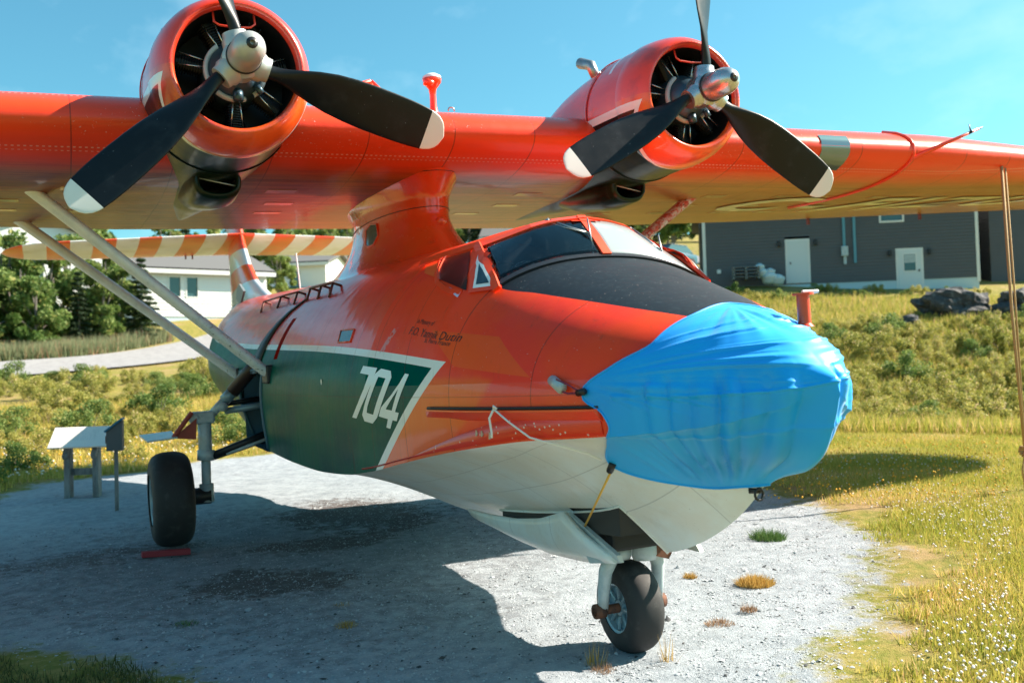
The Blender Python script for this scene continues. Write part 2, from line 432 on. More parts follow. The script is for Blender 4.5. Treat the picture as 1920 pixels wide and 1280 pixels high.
DREDP = Mat("dark_red_primer", (.16, .03, .02), .5)
WHT = Mat("white_paint", WHITE, .35, coat=.3)
BLUEG = Mat("blue_grey_bay_paint", (.05, .13, .19), .5)

# wheel bays: boxes behind the openings
m = MB()
m.add([(-.36, 1.98, .84), (.36, 1.98, .84), (.36, 4.0, .70), (-.36, 4.0, .70), (-.36, 1.98, 1.5), (.36, 1.98, 1.5), (.36, 4.0, 1.5), (-.36, 4.0, 1.5)],
      [(4, 5, 6, 7), (0, 1, 5, 4), (2, 3, 7, 6), (0, 4, 7, 3), (1, 2, 6, 5)])
m.build("nose_wheel_well", Mat("well_paint", (.035, .035, .035), .8), plane)
# frame lip of the nose well
lip = MB()
def hb(xv, Y):
    s = abs(xv) / float(XC(Y)); return float(bot(Y, s)[1])
for sg in (-1, 1):
    pts = [(sg * .36, Y, hb(.36, Y) - .004) for Y in np.linspace(1.97, 4.05, 16)]
    lip.tube(pts, .010, 6)
for Y in (1.97, 4.03): lip.tube([(xv, Y, hb(xv, Y) - .004) for xv in np.linspace(-.36, .36, 9)], .010, 6)
lip.build("well_rim", HB, plane, smooth=True)
for sg in (-1, 1):
    m = MB(); a, b = sg * .75, sg * 1.5
    m.add([(a, 8.42, 1.1), (a, 9.9, 1.1), (a, 9.9, 2.2), (a, 8.42, 2.2), (b, 8.42, 1.16), (b, 9.9, 1.2), (b, 9.9, 2.15), (b, 8.42, 2.15)],
          [(0, 1, 2, 3), (0, 4, 7, 3), (1, 2, 6, 5), (2, 3, 7, 6), (0, 1, 5, 4)])
    m.build("main_wheel_bay", BLUEG, plane)
    m = MB()
    rim = [(8.42, z_) for z_ in np.linspace(1.2, 2.15, 8)] + [(y_, 2.16) for y_ in np.linspace(8.42, 9.9, 8)] + [(9.91, z_) for z_ in np.linspace(2.15, 1.25, 8)]
    m.tube([(sg * (float(zx(y_, z_)) + .005), y_, z_) for y_, z_ in rim], .022, 6); m.build("bay_rim", BLUEG, plane, smooth=True)
    m = MB(); m.tube([(sg * 1.2, 8.6, 1.25), (sg * .8, 9.7, 2.1)], .03, 8); m.tube([(sg * 1.0, 9.2, 1.2), (sg * 1.0, 9.2, 2.15)], .035, 8); m.build("bay_brace", BLUEG, plane, smooth=True)

# dark curved strap over the hull side up to the bay
def side_strip(name, line, width, mat, off=.012, parent=None, sg=-1, th=0.02):
    """line: (Y, z) points, strip of given widths in Y"""
    vs = []; n = len(line)
    for i, (Y, z_) in enumerate(line):
        wd = width[i] if isinstance(width, (list, tuple)) else width
        for dy in (-wd / 2, wd / 2):
            for o_ in (off, off - th): vs.append((sg * (float(zx(Y + dy, z_)) + o_), Y + dy, z_ + (o_ * .4 if z_ > 2.4 else 0)))
    fs = []
    for i in range(n - 1):
        a = i * 4; b = a + 4
        fs += [(a, a + 2, b + 2, b), (a + 1, b + 1, b + 3, a + 3), (a, b, b + 1, a + 1), (a + 2, a + 3, b + 3, b + 2)]
    return mesh(name, vs, fs, mat, parent or plane, True)
BLK = Mat("black_paint", (.012, .014, .018), .45)
side_strip("wheel_bay_fairing", [(8.15, 2.985), (8.25, 2.93), (8.42, 2.85), (8.55, 2.75), (8.68, 2.62), (8.78, 2.5), (8.85, 2.38), (8.92, 2.25), (8.98, 2.12)], [.06, .10, .15, .22, .30, .38, .45, .52, .55], BLK, .02)

# spray rail and rub strip along the bow
for sg in (-1, 1):
    m = MB()
    for i, Y in enumerate(np.linspace(1.0, 2.95, 24)):
        pass
    Yr = np.linspace(1.24, 2.95, 26); rings = []
    for Y in Yr:
        t_ = min(1, (2.95 - Y) / .5); wv = .012 + .045 * t_; zc_ = 1.765 - (Y - 1.9) * .0; xb = float(zx(Y, zc_))
        rings.append([(sg * (xb - .02), Y, zc_ + .012), (sg * (xb + wv), Y, zc_ + .006), (sg * (xb + wv), Y, zc_ - .006), (sg * (xb + wv * .35), Y, zc_ - .05), (sg * (xb - .02), Y, zc_ - .07 * t_ - .01)])
    v_, f_ = loft(rings); m.add(v_, f_); m.build("spray_rail", REDP, plane)
    m = MB(); m.tube([(sg * (float(zx(Y, 1.78)) + .018), Y, 1.782) for Y in np.linspace(1.24, 2.9, 26)], .011, 6); m.build("rail_cap", BLK, plane, smooth=True)
    # riveted chine plate
    m = MB(); vs = []
    Yr = np.linspace(1.25, 4.4, 50)
    for Y in Yr:
        xa, za = surf(Y, .015); hgt = .15 * min(1, max(.12, (3.4 - Y) / 1.4)); zb_ = float(za) + hgt; xb = float(zx(Y, zb_))
        for xx, zz in ((float(xa) + .006, float(za) + .002), (float(xa) + .012, float(za) + .012), (xb + .010, zb_ - .008), (xb - .002, zb_)):
            vs.append((sg * xx, Y, zz))
    fs = [(i * 4 + k, i * 4 + k + 1, i * 4 + k + 5, i * 4 + k + 4) for i in range(len(Yr) - 1) for k in range(3)]
    CP = bpy.data.materials.get("chine_plate_paint")
    if CP is None:
        cpm = Mat("chine_plate_paint", (.8, .03, .02), .35, coat=.4)
        cx_, cy_, cz_ = cpm.xyz(); vn = cpm.voro(24, stretch=(0.01, 1, 1)); cpm.base(cpm.mix((.82, .035, .014), (.8, .55, .5), vn.lt(.16) * cpm.noise(4, 2).gt(.47)))
        CP = cpm.m
    m.add(vs, fs); m.build("chine_plate", CP, plane, smooth=True)

# ---- side number and memorial lettering, laid on the skin
def skin_letters(name, tris_yz, mat, off=.0035, sg=-1):
    bm = bmesh.new(); vd = {}
    for tri in tris_yz:
        vv = []
        for p in tri:
            k = (round(p[0], 4), round(p[1], 4))
            if k not in vd: vd[k] = bm.verts.new((0, p[0], p[1]))
            vv.append(vd[k])
        if len(set(vv)) == 3:
            try: bm.faces.new(vv)
            except ValueError: pass
    for _ in range(6):
        es = [e for e in bm.edges if e.calc_length() > .03]
        if not es: break
        bmesh.ops.subdivide_edges(bm, edges=es, cuts=1); bmesh.ops.triangulate(bm, faces=bm.faces)
    for v in bm.verts:
        Y, z_ = v.co.y, v.co.z
        x0 = float(zx(Y, z_)); nz_ = (float(zx(Y, z_ - .01)) - float(zx(Y, z_ + .01))) / .02
        ny_ = (float(zx(Y - .01, z_)) - float(zx(Y + .01, z_))) / .02
        nn = Vector((-1, ny_, nz_)).normalized()
        v.co = Vector((-x0, Y, z_)) + nn * off
        if sg > 0: v.co.x *= -1
    me = bpy.data.meshes.new(name); bm.to_mesh(me); bm.free(); me.materials.append(mat.m)
    o_ = link(bpy.data.objects.new(name, me), plane)
    if 'lettering' in name: o_['kind'] = 'stuff'
    return o_
def tess(outer_poly, holes=()):
    rings = [[Vector((p[0], p[1], 0)) for p in outer_poly]] + [[Vector((p[0], p[1], 0)) for p in h] for h in holes]
    flat = [p for r_ in rings for p in r_]
    return [[(flat[i].x, flat[i].y) for i in t] for t in geometry.tessellate_polygon(rings)]
D7 = [(4.295, 2.122), (3.931, 2.097), (4.011, 1.983), (4.144, 1.867), (4.416, 1.675), (4.532, 1.683), (4.352, 1.811), (4.212, 1.926), (4.114, 2.043), (4.346, 2.062)]
D0 = [(3.836, 2.09), (3.616, 2.067), (3.589, 2.016), (3.705, 1.885), (3.848, 1.739), (3.897, 1.693), (4.009, 1.643), (4.209, 1.658), (4.255, 1.71), (4.192, 1.787), (4.052, 1.942), (3.96, 2.051)]
D0h = [(3.877, 2.025), (3.711, 2.01), (3.794, 1.917), (3.919, 1.787), (3.984, 1.716), (4.136, 1.73), (4.114, 1.776), (3.994, 1.901)]
D4 = [(3.324, 2.042), (3.252, 2.034), (3.371, 1.9), (3.507, 1.746), (3.436, 1.741), (3.487, 1.674), (3.568, 1.68), (3.629, 1.611), (3.71, 1.619), (3.663, 1.687), (3.858, 1.706), (3.798, 1.776), (3.579, 1.877), (3.424, 1.965)]
D4h = [(3.44, 1.923), (3.572, 1.756), (3.697, 1.765), (3.58, 1.839)]
MARK = Mat("marking_white", (.76, .82, .84), .35, coat=.3)
for poly, holes in ((D7, ()), (D0, (D0h,)), (D4, (D4h,))): skin_letters("side_digit", tess(poly, holes), MARK)
def text_tris(body, size, shear=0., spacing=1., off=0.):
    cu = bpy.data.curves.new("t", 'FONT'); cu.body = body; cu.size = size; cu.shear = shear; cu.offset = off; cu.space_character = spacing; cu.resolution_u = 3
    o = bpy.data.objects.new("t", cu); C.objects.link(o); bpy.context.view_layer.update()
    me = bpy.data.meshes.new_from_object(o.evaluated_get(bpy.context.evaluated_depsgraph_get())); me.calc_loop_triangles()
    P = [v.co.xy for v in me.vertices]; out_ = [[(P[i].x, P[i].y) for i in t.vertices] for t in me.loop_triangles]
    bpy.data.objects.remove(o); bpy.data.curves.remove(cu); bpy.data.meshes.remove(me); return out_
def place_text(name, body, p0, p1, height, mat, shear=.35):
    tr = text_tris(body, 1.0, shear); xs = [p[0] for t in tr for p in t]; x0, x1 = min(xs), max(xs)
    sx = (p1[0] - p0[0]) / (x1 - x0); sz = (p1[1] - p0[1]) / (x1 - x0)
    skin_letters(name, [[(p0[0] + (p[0] - x0) * sx, p0[1] + (p[0] - x0) * sz + p[1] * height) for p in t] for t in tr], mat, .003)
INK = Mat("lettering_black", (.012, .012, .012), .5)
place_text("memorial_lettering", "In Memory of", (3.33, 2.425), (2.99, 2.382), .050, INK)
place_text("memorial_lettering", "F.O. Yannik Dutin", (3.42, 2.345), (2.58, 2.245), .085, INK)
place_text("memorial_lettering", "St. Pierre France", (3.08, 2.268), (2.68, 2.222), .048, INK)

# small window in the hull side, white spot
m = MB()
def skinpt(Y, z_, o_=0.): return (-(float(zx(Y, z_)) + o_), Y, z_)
wy = [(5.27, 2.36), (5.33, 2.475), (4.90, 2.462), (4.86, 2.35)]
WIN = Mat("window_glass_dark", (.03, .07, .10), .2, spec=.5)
m.add([skinpt(a, b, .006) for a, b in wy], [(0, 1, 2, 3)]); m.build("side_window", WIN, plane)
m = MB(); m.tube([skinpt(a, b, .006) for a, b in wy + wy[:1]], .008, 6); m.build("side_window_frame", REDP, plane, smooth=True)
m = MB(); cc = Vector(skinpt(5.54, 1.995, .004)); m.add([cc + Vector((0, math.cos(a) * .028, math.sin(a) * .028)) for a in np.linspace(0, 6.283, 17)[:-1]], [tuple(range(16))]); m.build("inspection_spot", MARK, plane)
m = MB()
for yy_, zz_, r_ in ((2.30, 1.615, .022), (2.24, 1.612, .022), (2.16, 1.60, .026)):
    m = MB(); p_ = Vector(skinpt(yy_, zz_, 0)); m.tube([p_, p_ + Vector((-.012, 0, 0))], r_, 12); m.build("drain_fitting", STEEL, plane)
# hand rails / steps on the aft deck
m = MB()
for seg in ([(6.95, 2.995), (7.5, 3.02), (8.1, 3.04)], [(8.75, 3.05), (9.6, 3.07), (10.6, 3.07)]):
    pts = [Vector((-(float(zx(Y, z_)) + .05), Y, z_ + .07)) for Y, z_ in seg]; m.tube(pts, .012, 6)
    for Y in np.linspace(seg[0][0], seg[-1][0], 3):
        z_ = np.interp(Y, [s_[0] for s_ in seg], [s_[1] for s_ in seg])
        for dz in (-.06, .07):
            m.tube([(-(float(zx(Y, z_)) + .05), Y, z_ + .07), (-(float(zx(Y, z_ + dz - .03)) - .0), Y + dz * .5, z_ + dz - .03)], .014, 6)
m.build("deck_hand_rail", Mat("rail_brown", (.12, .03, .02), .6), plane, smooth=True)
# red beacon and whip aerials on the aft deck
m = MB(); m.rev([(0, .001), (0, .07), (.10, .07), (.16, .05), (.18, .001)], (.35, 13.6, 3.42), 'Z', 14); m.build("red_beacon", Mat("beacon_lens", (.6, .01, .02), .15), plane, smooth=True)
m = MB(); m.tube([(.1, 13.2, 3.45), (.08, 13.3, 4.15)], .012, 6); m.build("whip_aerial", WHT, plane); m = MB(); m.tube([(1.0, 12.5, 3.2), (1.12, 12.6, 3.9)], .010, 6); m.build("whip_aerial", WHT, plane)

# ---- cockpit
GLASS = Mat("cockpit_glass", (.62, .78, .86), .02); GLASS.set('Transmission Weight', 1.0); GLASS.set('IOR', 1.45)
PLEX = Mat("hazy_plexiglass", (.36, .40, .41), .25, coat=.6); PLEX.set('Alpha', .88)
def pane(name, pts, mat, n=10, bulge=.02, th=.008, parent=plane):
    a, b, c_, d = [Vector(p) for p in pts]; cen = (a + b + c_ + d) / 4; nn = (c_ - a).cross(d - b).normalized()
    if nn.dot(cen - Vector((0, cen.y + .6, 2.2))) < 0: nn = -nn
    vs = []
    for i in range(n + 1):
        for j in range(n + 1):
            u, v = i / n, j / n; p = (a * (1 - u) + b * u) * (1 - v) + (d * (1 - u) + c_ * u) * v
            vs.append(p + nn * bulge * 4 * u * (1 - u) * 4 * v * (1 - v) / 4 * 1.5)
    fs = [(i * (n + 1) + j, (i + 1) * (n + 1) + j, (i + 1) * (n + 1) + j + 1, i * (n + 1) + j + 1) for i in range(n) for j in range(n)]
    o = mesh(name, vs, fs, mat, parent, True)
    md = o.modifiers.new("thickness", 'SOLIDIFY'); md.thickness = th; md.offset = -1
    return o
def strip(name, pts, wdt, th, mat, parent=plane, up=(0, 0, 1)):
    m = MB(); rings = []
    P = [Vector(p) for p in pts]
    for i, p in enumerate(P):
        d = (P[min(i + 1, len(P) - 1)] - P[max(0, i - 1)]).normalized(); out_d = Vector((p.x * .9, -(3.6 - p.y) * .3, .55)).normalized()
        out_d = (out_d - d * out_d.dot(d)).normalized(); sd_ = d.cross(out_d)
        wv = wdt[i] if isinstance(wdt, (list, tuple)) else wdt
        rings.append([p + sd_ * wv / 2 - out_d * th, p + sd_ * wv / 2 + out_d * th * .6, p - sd_ * wv / 2 + out_d * th * .6, p - sd_ * wv / 2 - out_d * th])
    v_, f_ = loft(rings); m.add(v_, f_); return m.build(name, mat, parent)
FR = red_mat("canopy_frame_paint", .35, .3)
def hs(xv, Y):   # hull skin height at x
    zt_, zb_, w_, p_ = float(ZT(Y)), float(ZB(Y)), float(W_(Y)), float(PE(Y)); return zb_ + (zt_ - zb_) * (1 - min(1, abs(xv) / w_) ** p_) ** (1 / p_)
SGL = Mat("side_window_glass", (.035, .034, .036), .3, spec=.25); sgn_ = SGL.noise(4, 3); SGL.base(SGL.mix((.010, .012, .015), (.06, .055, .05), sgn_.ss(.5, .75)))
for sg in (-1, 1):
    A0 = (sg * .03, 2.90, 3.165); Am = (sg * .42, 2.93, 3.105); D_ = (sg * .765, 3.13, 2.99); B0 = (sg * .03, 2.555, 2.84); Bm = (sg * .47, 2.575, 2.80); C_ = (sg * .885, 2.605, 2.645)
    vs = []; NN = 18
    for i in range(NN + 1):
        u = i / NN; xb_ = .02 + .865 * u; xt_ = .02 + .745 * u
        b_ = Vector((sg * xb_, 2.552 + .055 * (xb_ / .88) ** 2, hs(xb_, 2.56 + .05 * (xb_ / .88) ** 2) - .004))
        t_ = Vector((sg * xt_, float(np.interp(xt_, [0, .42, .78], [2.905, 2.945, 3.15])), float(np.interp(xt_, [0, .25, .42, .6, .78], [3.180, 3.155, 3.117, 3.055, 2.995]))))
        for j in range(7): v_ = j / 6; vs.append(b_.lerp(t_, v_) + Vector((sg * .25, -.5, .6)).normalized() * .02 * 4 * v_ * (1 - v_))
    fs = [(i * 7 + j, (i + 1) * 7 + j, (i + 1) * 7 + j + 1, i * 7 + j + 1) for i in range(NN) for j in range(6)]
    o = mesh("windshield_pane", vs, fs, GLASS if sg < 0 else PLEX, plane, True); md = o.modifiers.new("thickness", 'SOLIDIFY'); md.thickness = .006; md.offset = 0
    E_ = (sg * 1.045, 2.745, 2.64); T_ = (sg * .79, 3.17, 2.985); S1 = (sg * 1.062, 2.80, 2.625); S2 = (sg * .79, 3.26, 2.99); S3 = (sg * .872, 3.83, 2.985); S4 = (sg * 1.06, 3.35, 2.762)
    fo = [(2.549, 2.604), (2.61, 2.601), (2.667, 2.598), (2.732, 2.594), (2.756, 2.636), (2.783, 2.679), (2.812, 2.722), (2.895, 2.796), (3.041, 2.878), (3.27, 2.973), (3.243, 2.981), (3.218, 2.988), (3.193, 2.996), (2.919, 2.909), (2.797, 2.842), (2.734, 2.782), (2.68, 2.723), (2.623, 2.664)]
    ql = [(2.621, 2.631), (2.651, 2.628), (2.684, 2.626), (2.721, 2.624), (2.768, 2.709), (2.829, 2.797), (2.97, 2.896), (2.785, 2.799), (2.7, 2.714)]
    qh = [(2.658, 2.654), (2.677, 2.653), (2.697, 2.651), (2.72, 2.65), (2.75, 2.703), (2.783, 2.757), (2.823, 2.812), (2.759, 2.758), (2.708, 2.706)]
    sw = [(2.765, 2.621), (2.85, 2.649), (3.004, 2.684), (3.186, 2.722), (3.385, 2.762), (3.485, 2.81), (3.608, 2.862), (3.764, 2.918), (3.976, 2.982), (3.801, 2.982), (3.637, 2.983), (3.48, 2.983), (3.336, 2.985), (3.07, 2.876), (2.908, 2.783), (2.817, 2.699)]
    og = [(3.421, 2.77), (3.657, 2.814), (3.932, 2.862), (4.102, 2.924), (4.338, 2.995), (4.204, 2.996), (4.07, 2.997), (3.662, 2.872)]
    skin_letters("quarter_light_frame", tess(fo), FR, .014, sg)
    skin_letters("quarter_light_seal", tess(ql), WHT, .017, sg)
    skin_letters("quarter_light", tess(qh), WIN, .020, sg)
    skin_letters("side_window_pane", tess(sw), SGL, .006, sg)
    skin_letters("window_blind", tess(og), Mat("blind_orange", (.80, .11, .01), .5), .006, sg)
    strip("windshield_sill", [(sg * xv, 2.55 + .055 * (xv / .88) ** 2, hs(xv, 2.56 + .05 * (xv / .88) ** 2) + .008) for xv in np.linspace(0, .9, 12)], .055, .010, BLK)
    strip("windshield_header", [(sg * xv, float(np.interp(xv, [0, .42, .78], [2.915, 2.955, 3.16])), float(np.interp(xv, [0, .25, .42, .6, .78], [3.185, 3.16, 3.122, 3.06, 3.0]))) for xv in np.linspace(0, .78, 12)], .07, .012, FR)
    skl = lambda L_, o_=.012: [(sg * (float(zx(Y, z_)) + o_), Y, z_) for Y, z_ in L_]
    strip("windshield_post", [(sg * .925, 2.555, 2.612), (sg * .905, 2.66, 2.70), (sg * .868, 2.87, 2.835), (sg * .795, 3.18, 3.012)], .062, .016, FR)
    strip("side_window_sill", skl([(2.80, 2.615), (2.95, 2.635), (3.10, 2.668), (3.37, 2.742), (3.6, 2.84), (3.84, 2.945)]), .040, .010, FR)
    strip("side_window_header", [(sg * .785, 3.17, 3.01), (sg * .83, 3.5, 3.0), (sg * .87, 3.9, 2.995), (sg * .885, 4.25, 2.985)], .06, .014, FR)
    strip("side_window_rear_post", skl([(3.37, 2.755), (3.6, 2.86), (3.86, 2.985)]), .03, .010, FR)
m = MB(); m.tube([(0, 2.54, 2.845), (0, 2.90, 3.19)], .02, 8); o = strip("centre_post", [(0, 2.545, 2.85), (0, 2.72, 3.02), (0, 2.925, 3.195)], .075, .016, FR)
# lilac tape patch under the side window
skin_letters("tape_patch", tess([(3.03, 2.668), (2.80, 2.612), (2.80, 2.572), (2.98, 2.645)]), Mat("lilac_tape", (.55, .52, .72), .5), .008)
# cockpit interior
m = MB()
m.add([(-.98, 2.62, 2.3), (.98, 2.62, 2.3), (.98, 4.5, 2.3), (-.98, 4.5, 2.3), (-.8, 4.5, 2.9), (.8, 4.5, 2.9)], [(0, 1, 2, 3), (2, 3, 4, 5)])
m.build("cockpit_floor", DARK, plane)
m = MB(); m.add([(-.8, 2.98, 2.35), (.8, 2.98, 2.35), (.7, 2.93, 2.74), (.3, 2.9, 2.84), (-.3, 2.9, 2.84), (-.7, 2.93, 2.74)], [(0, 1, 2, 3, 4, 5)]); m.build("instrument_panel", Mat("panel_black", (.015, .02, .025), .5), plane)
dial = Mat("dial_face", (.35, .6, .7), .3)
for i in range(9):
    for j in range(2):
        m = MB(); c_ = Vector((-.62 + .155 * i, 2.965 - .05 * j * .4, 2.5 + .15 * j)); m.tube([c_ + Vector((0, .012, 0)), c_ + Vector((0, .022, 0))], .05, 12); m.build("instrument_dial", dial, plane)
for sg in (-1, 1):
    m = MB(); m.tube([(sg * .45, 3.12, 2.3), (sg * .45, 3.05, 2.68)], .02, 8)
    pts = [(sg * .45 + .14 * math.cos(a), 3.03, 2.74 + .11 * math.sin(a)) for a in np.linspace(.7, 5.6, 16)]; m.tube(pts, .013, 6); m.build("control_yoke", DARK, plane, smooth=True)
    m = MB(); m.box((sg * .45, 3.75, 2.62), (.42, .10, .62)); m.box((sg * .45, 3.75, 3.0), (.24, .08, .14)); m.box((sg * .45, 3.52, 2.42), (.42, .42, .12)); m.build("pilot_seat", Mat("seat_cloth", (.05, .045, .035), .9), plane, bevel=.03)
# wipers
for sg, pts in ((-1, [(-.26, 2.96, 3.17), (-.17, 2.83, 3.10), (-.06, 2.70, 3.03)]), (1, [(.52, 3.02, 3.11), (.56, 2.86, 3.00), (.60, 2.74, 2.90)])):
    m = MB(); m.tube(pts, .008, 6); m.tube([pts[0], (pts[0][0] - .03, pts[0][1] + .03, pts[0][2] - .02)], .02, 8); a, b = Vector(pts[-1]), Vector(pts[1])
    m.tube([a + Vector((-.0, -.05, -.12)), a + Vector((.01, .03, .12))], .007, 6); m.tube([(pts[0][0] - .05, pts[0][1] + .02, pts[0][2] - .01), (pts[1][0] - .03, pts[1][1] - .01, pts[1][2] - .01), pts[2]], .005, 6)
    m.build("windshield_wiper", STEEL, plane, smooth=True)

# ---- pylon
PYL = red_mat("pylon_paint", .22, .8, .05)
pseam = panel_bump(PYL, (6.9, 7.6, 8.3), zlines=(3.80, 4.02)); PYL.bump(pseam * .5 + PYL.noise(1.9, 2, .5) * 1.6, .35, .012)
#         z    LE    TE    halfwidth
PT = [(3.05, 5.15, 12.3, 1.12), (3.14, 5.35, 11.6, .92), (3.22, 5.5, 10.9, .76), (3.32, 5.66, 10.3, .66), (3.45, 5.86, 9.8, .58), (3.6, 6.04, 9.4, .53), (3.75, 6.14, 9.2, .51), (3.9, 6.14, 9.15, .52), (4.02, 6.06, 9.25, .56), (4.12, 5.96, 9.4, .64), (4.20, 5.86, 9.6, .76), (4.27, 5.78, 9.8, .92)]
pz = [p[0] for p in PT]; fl = pchip(pz, [p[1] for p in PT]); ft = pchip(pz, [p[2] for p in PT]); fw = pchip(pz, [p[3] for p in PT])
rings = []
for z_ in np.linspace(3.05, 4.27, 50):
    le, te, hw = float(fl(z_)), float(ft(z_)), float(fw(z_)); ring = []
    for k in range(64):
        a = 2 * math.pi * k / 64; u = (1 - math.cos(a)) / 2   # 0 at LE, 1 at TE
        th_ = hw * (1.0 * math.sqrt(max(u, 0)) * (1 - u) ** .75) / .56
        ring.append((math.copysign(min(th_, hw * 1.02), math.sin(a)) if abs(math.sin(a)) > 1e-9 else 0, le + (te - le) * u, z_))
    rings.append(ring)
v_, f_ = loft(rings, caps=False); pyl = mesh("pylon", v_, f_, PYL, plane, True)
m = MB()
py = [(7.42, 3.545), (7.46, 3.72), (7.28, 3.765), (7.06, 3.74), (7.0, 3.60), (7.1, 3.51), (7.3, 3.50)]
def pylx(Y, z_):
    le, te, hw = float(fl(z_)), float(ft(z_)), float(fw(z_)); u = (Y - le) / (te - le); return min(hw * (math.sqrt(u) * (1 - u) ** .75) / .56, hw * 1.02)
m.add([(-(pylx(Y, z_) + .006), Y, z_) for Y, z_ in py], [tuple(range(len(py)))]); m.build("pylon_window", WIN, plane)
m = MB(); m.tube([(-(pylx(Y, z_) + .006), Y, z_) for Y, z_ in py + py[:1]], .010, 6); m.build("pylon_window_rim", REDP, plane, smooth=True)
m = MB(); m.tube([(.0, 6.10, 3.62), (.02, 6.0, 3.62)], .045, 10); m.build("pylon_lamp", REDP, plane, smooth=True)

SEAM = Mat("seam_shadow_line", (.10, .02, .012), .6)  # dark line tracing the pylon's seams
m = MB()
for z_ in (4.135, 3.80):
    ring = [Vector(rings[int(round((z_ - 3.05) / 1.22 * 49))][k]) for k in range(0, 64)]
    ring = [Vector((q.x * 1.004 + (.002 if q.x > 0 else -.002), q.y, q.z)) for q in ring]
    m.tube(ring + ring[:1], .0045, 5)
m.build("pylon_seam", SEAM, plane, smooth=True)['kind'] = 'stuff'

# ---- wing
def airfoil(n=40, t=.165, camber=.022):
    xs = (1 - np.cos(np.linspace(0, math.pi, n))) / 2
    yt = 5 * t * (.2969 * np.sqrt(xs) - .126 * xs - .3516 * xs ** 2 + .2843 * xs ** 3 - .1036 * xs ** 4)
    yc = camber * 4 * xs * (1 - xs)
    return [(float(a), float(b + c_)) for a, b, c_ in zip(xs[::-1], yt[::-1], yc[::-1])] + [(float(a), float(-b + c_)) for a, b, c_ in list(zip(xs, yt, yc))[1:-1]]
AF = airfoil()
def wing_sec(X):
    a = abs(X)
    le = 5.455 if a < 7 else 5.455 + (a - 7) * .095
    te = 10.08 if a < 7 else 10.08 - (a - 7) * .075
    if a > 14.6:
        q = (a - 14.6) / 1.25; s_ = math.sqrt(max(0, 1 - q * q)); mid = (le + te) / 2; hl = (te - le) / 2 * max(s_, .02); le, te = mid - hl, mid + hl
    lez = 4.46 - max(0, a - 4) * .004; tez = 4.11 + max(0, a - 3) * .026
    th = 1.0 if a < 7 else max(.55, 1 - (a - 7) * .045)
    return le, te, lez, tez, th
def wing_pt(X, u, side):
    """point on the lower (-1)/upper (1) skin at chord fraction u"""
    le, te, lez, tez, th = wing_sec(X); ch = te - le
    yt = 5 * .165 * (.2969 * math.sqrt(u) - .126 * u - .3516 * u ** 2 + .2843 * u ** 3 - .1036 * u ** 4); yc = .022 * 4 * u * (1 - u)
    return Vector((X, le + ch * u, lez + (tez - lez) * u + (yc + side * yt) * th * ch))
Xs = list(np.linspace(0, 14.4, 49)) + [14.7, 14.95, 15.2, 15.4, 15.55, 15.68, 15.78, 15.85]
Xs = [-a for a in Xs[::-1]] + Xs[1:]
rings = []
for X in Xs:
    le, te, lez, tez, th = wing_sec(X); ch = te - le
    rings.append([(X, le + ch * u, lez + (tez - lez) * u + zz * ch * th) for u, zz in AF])
v_, f_ = loft(rings)
WG = Mat("wing_paint", RED, .36, coat=.22, coatr=.08, spec=.3)
wx, wyy, wz = WG.xyz()
w1 = WG.noise(1.2, 5, .6, stretch=(.25, 1, 1)); w2 = WG.noise(5, 6, .7, stretch=(.12, 1.6, 1)); w3 = WG.noise(40, 3, .6)
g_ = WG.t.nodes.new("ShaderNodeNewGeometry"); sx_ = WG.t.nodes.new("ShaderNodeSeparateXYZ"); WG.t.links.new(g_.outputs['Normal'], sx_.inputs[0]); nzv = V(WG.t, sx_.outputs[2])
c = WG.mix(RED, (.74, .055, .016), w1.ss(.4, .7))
# underside aft of the spar: the ground's golden-brown reflection painted into the colour
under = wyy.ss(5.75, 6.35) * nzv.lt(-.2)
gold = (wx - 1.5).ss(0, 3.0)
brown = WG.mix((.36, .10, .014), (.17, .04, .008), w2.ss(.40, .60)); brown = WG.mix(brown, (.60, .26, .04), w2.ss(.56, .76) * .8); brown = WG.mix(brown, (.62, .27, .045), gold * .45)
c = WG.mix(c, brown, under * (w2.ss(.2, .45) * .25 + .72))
c = WG.mix(c, (.62, .5, .46), (wyy.lt(5.75)) * w3.gt(.68) * w1.gt(.55) * .6)
lerv = ((wx * 20.0).frac() - .5).abs().lt(.22) * ((wyy - 5.70).abs().lt(.008) + (wyy - 5.76).abs().lt(.006)) * w1.gt(.40)
c = WG.mix(c, (.85, .72, .66), lerv * .45)
pl_ = None
for x0 in np.arange(-14.4, 14.5, .9):
    g1 = (wx - float(x0)).abs().lt(.006); pl_ = g1 if pl_ is None else pl_ + g1
for y0 in (6.35, 7.3, 8.2, 9.0, 9.3): pl_ = pl_ + (wyy - y0).abs().lt(.007)
c = WG.mix(c, (.07, .02, .01), pl_.min(1.0) * .55)
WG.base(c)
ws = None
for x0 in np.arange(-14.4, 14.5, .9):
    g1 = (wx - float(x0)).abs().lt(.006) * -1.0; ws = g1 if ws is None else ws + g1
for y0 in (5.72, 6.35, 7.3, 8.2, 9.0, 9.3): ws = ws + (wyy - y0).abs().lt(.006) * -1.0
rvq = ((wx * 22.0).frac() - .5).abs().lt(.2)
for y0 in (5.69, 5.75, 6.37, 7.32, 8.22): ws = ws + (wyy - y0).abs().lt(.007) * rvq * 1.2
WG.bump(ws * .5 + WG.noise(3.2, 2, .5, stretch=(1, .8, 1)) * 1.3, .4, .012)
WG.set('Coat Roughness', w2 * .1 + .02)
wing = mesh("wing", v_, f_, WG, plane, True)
bm = bmesh.new(); bm.from_mesh(wing.data); bmesh.ops.recalc_face_normals(bm, faces=bm.faces); bm.to_mesh(wing.data); bm.free(); wing.data.set_sharp_from_angle(angle=R(50))

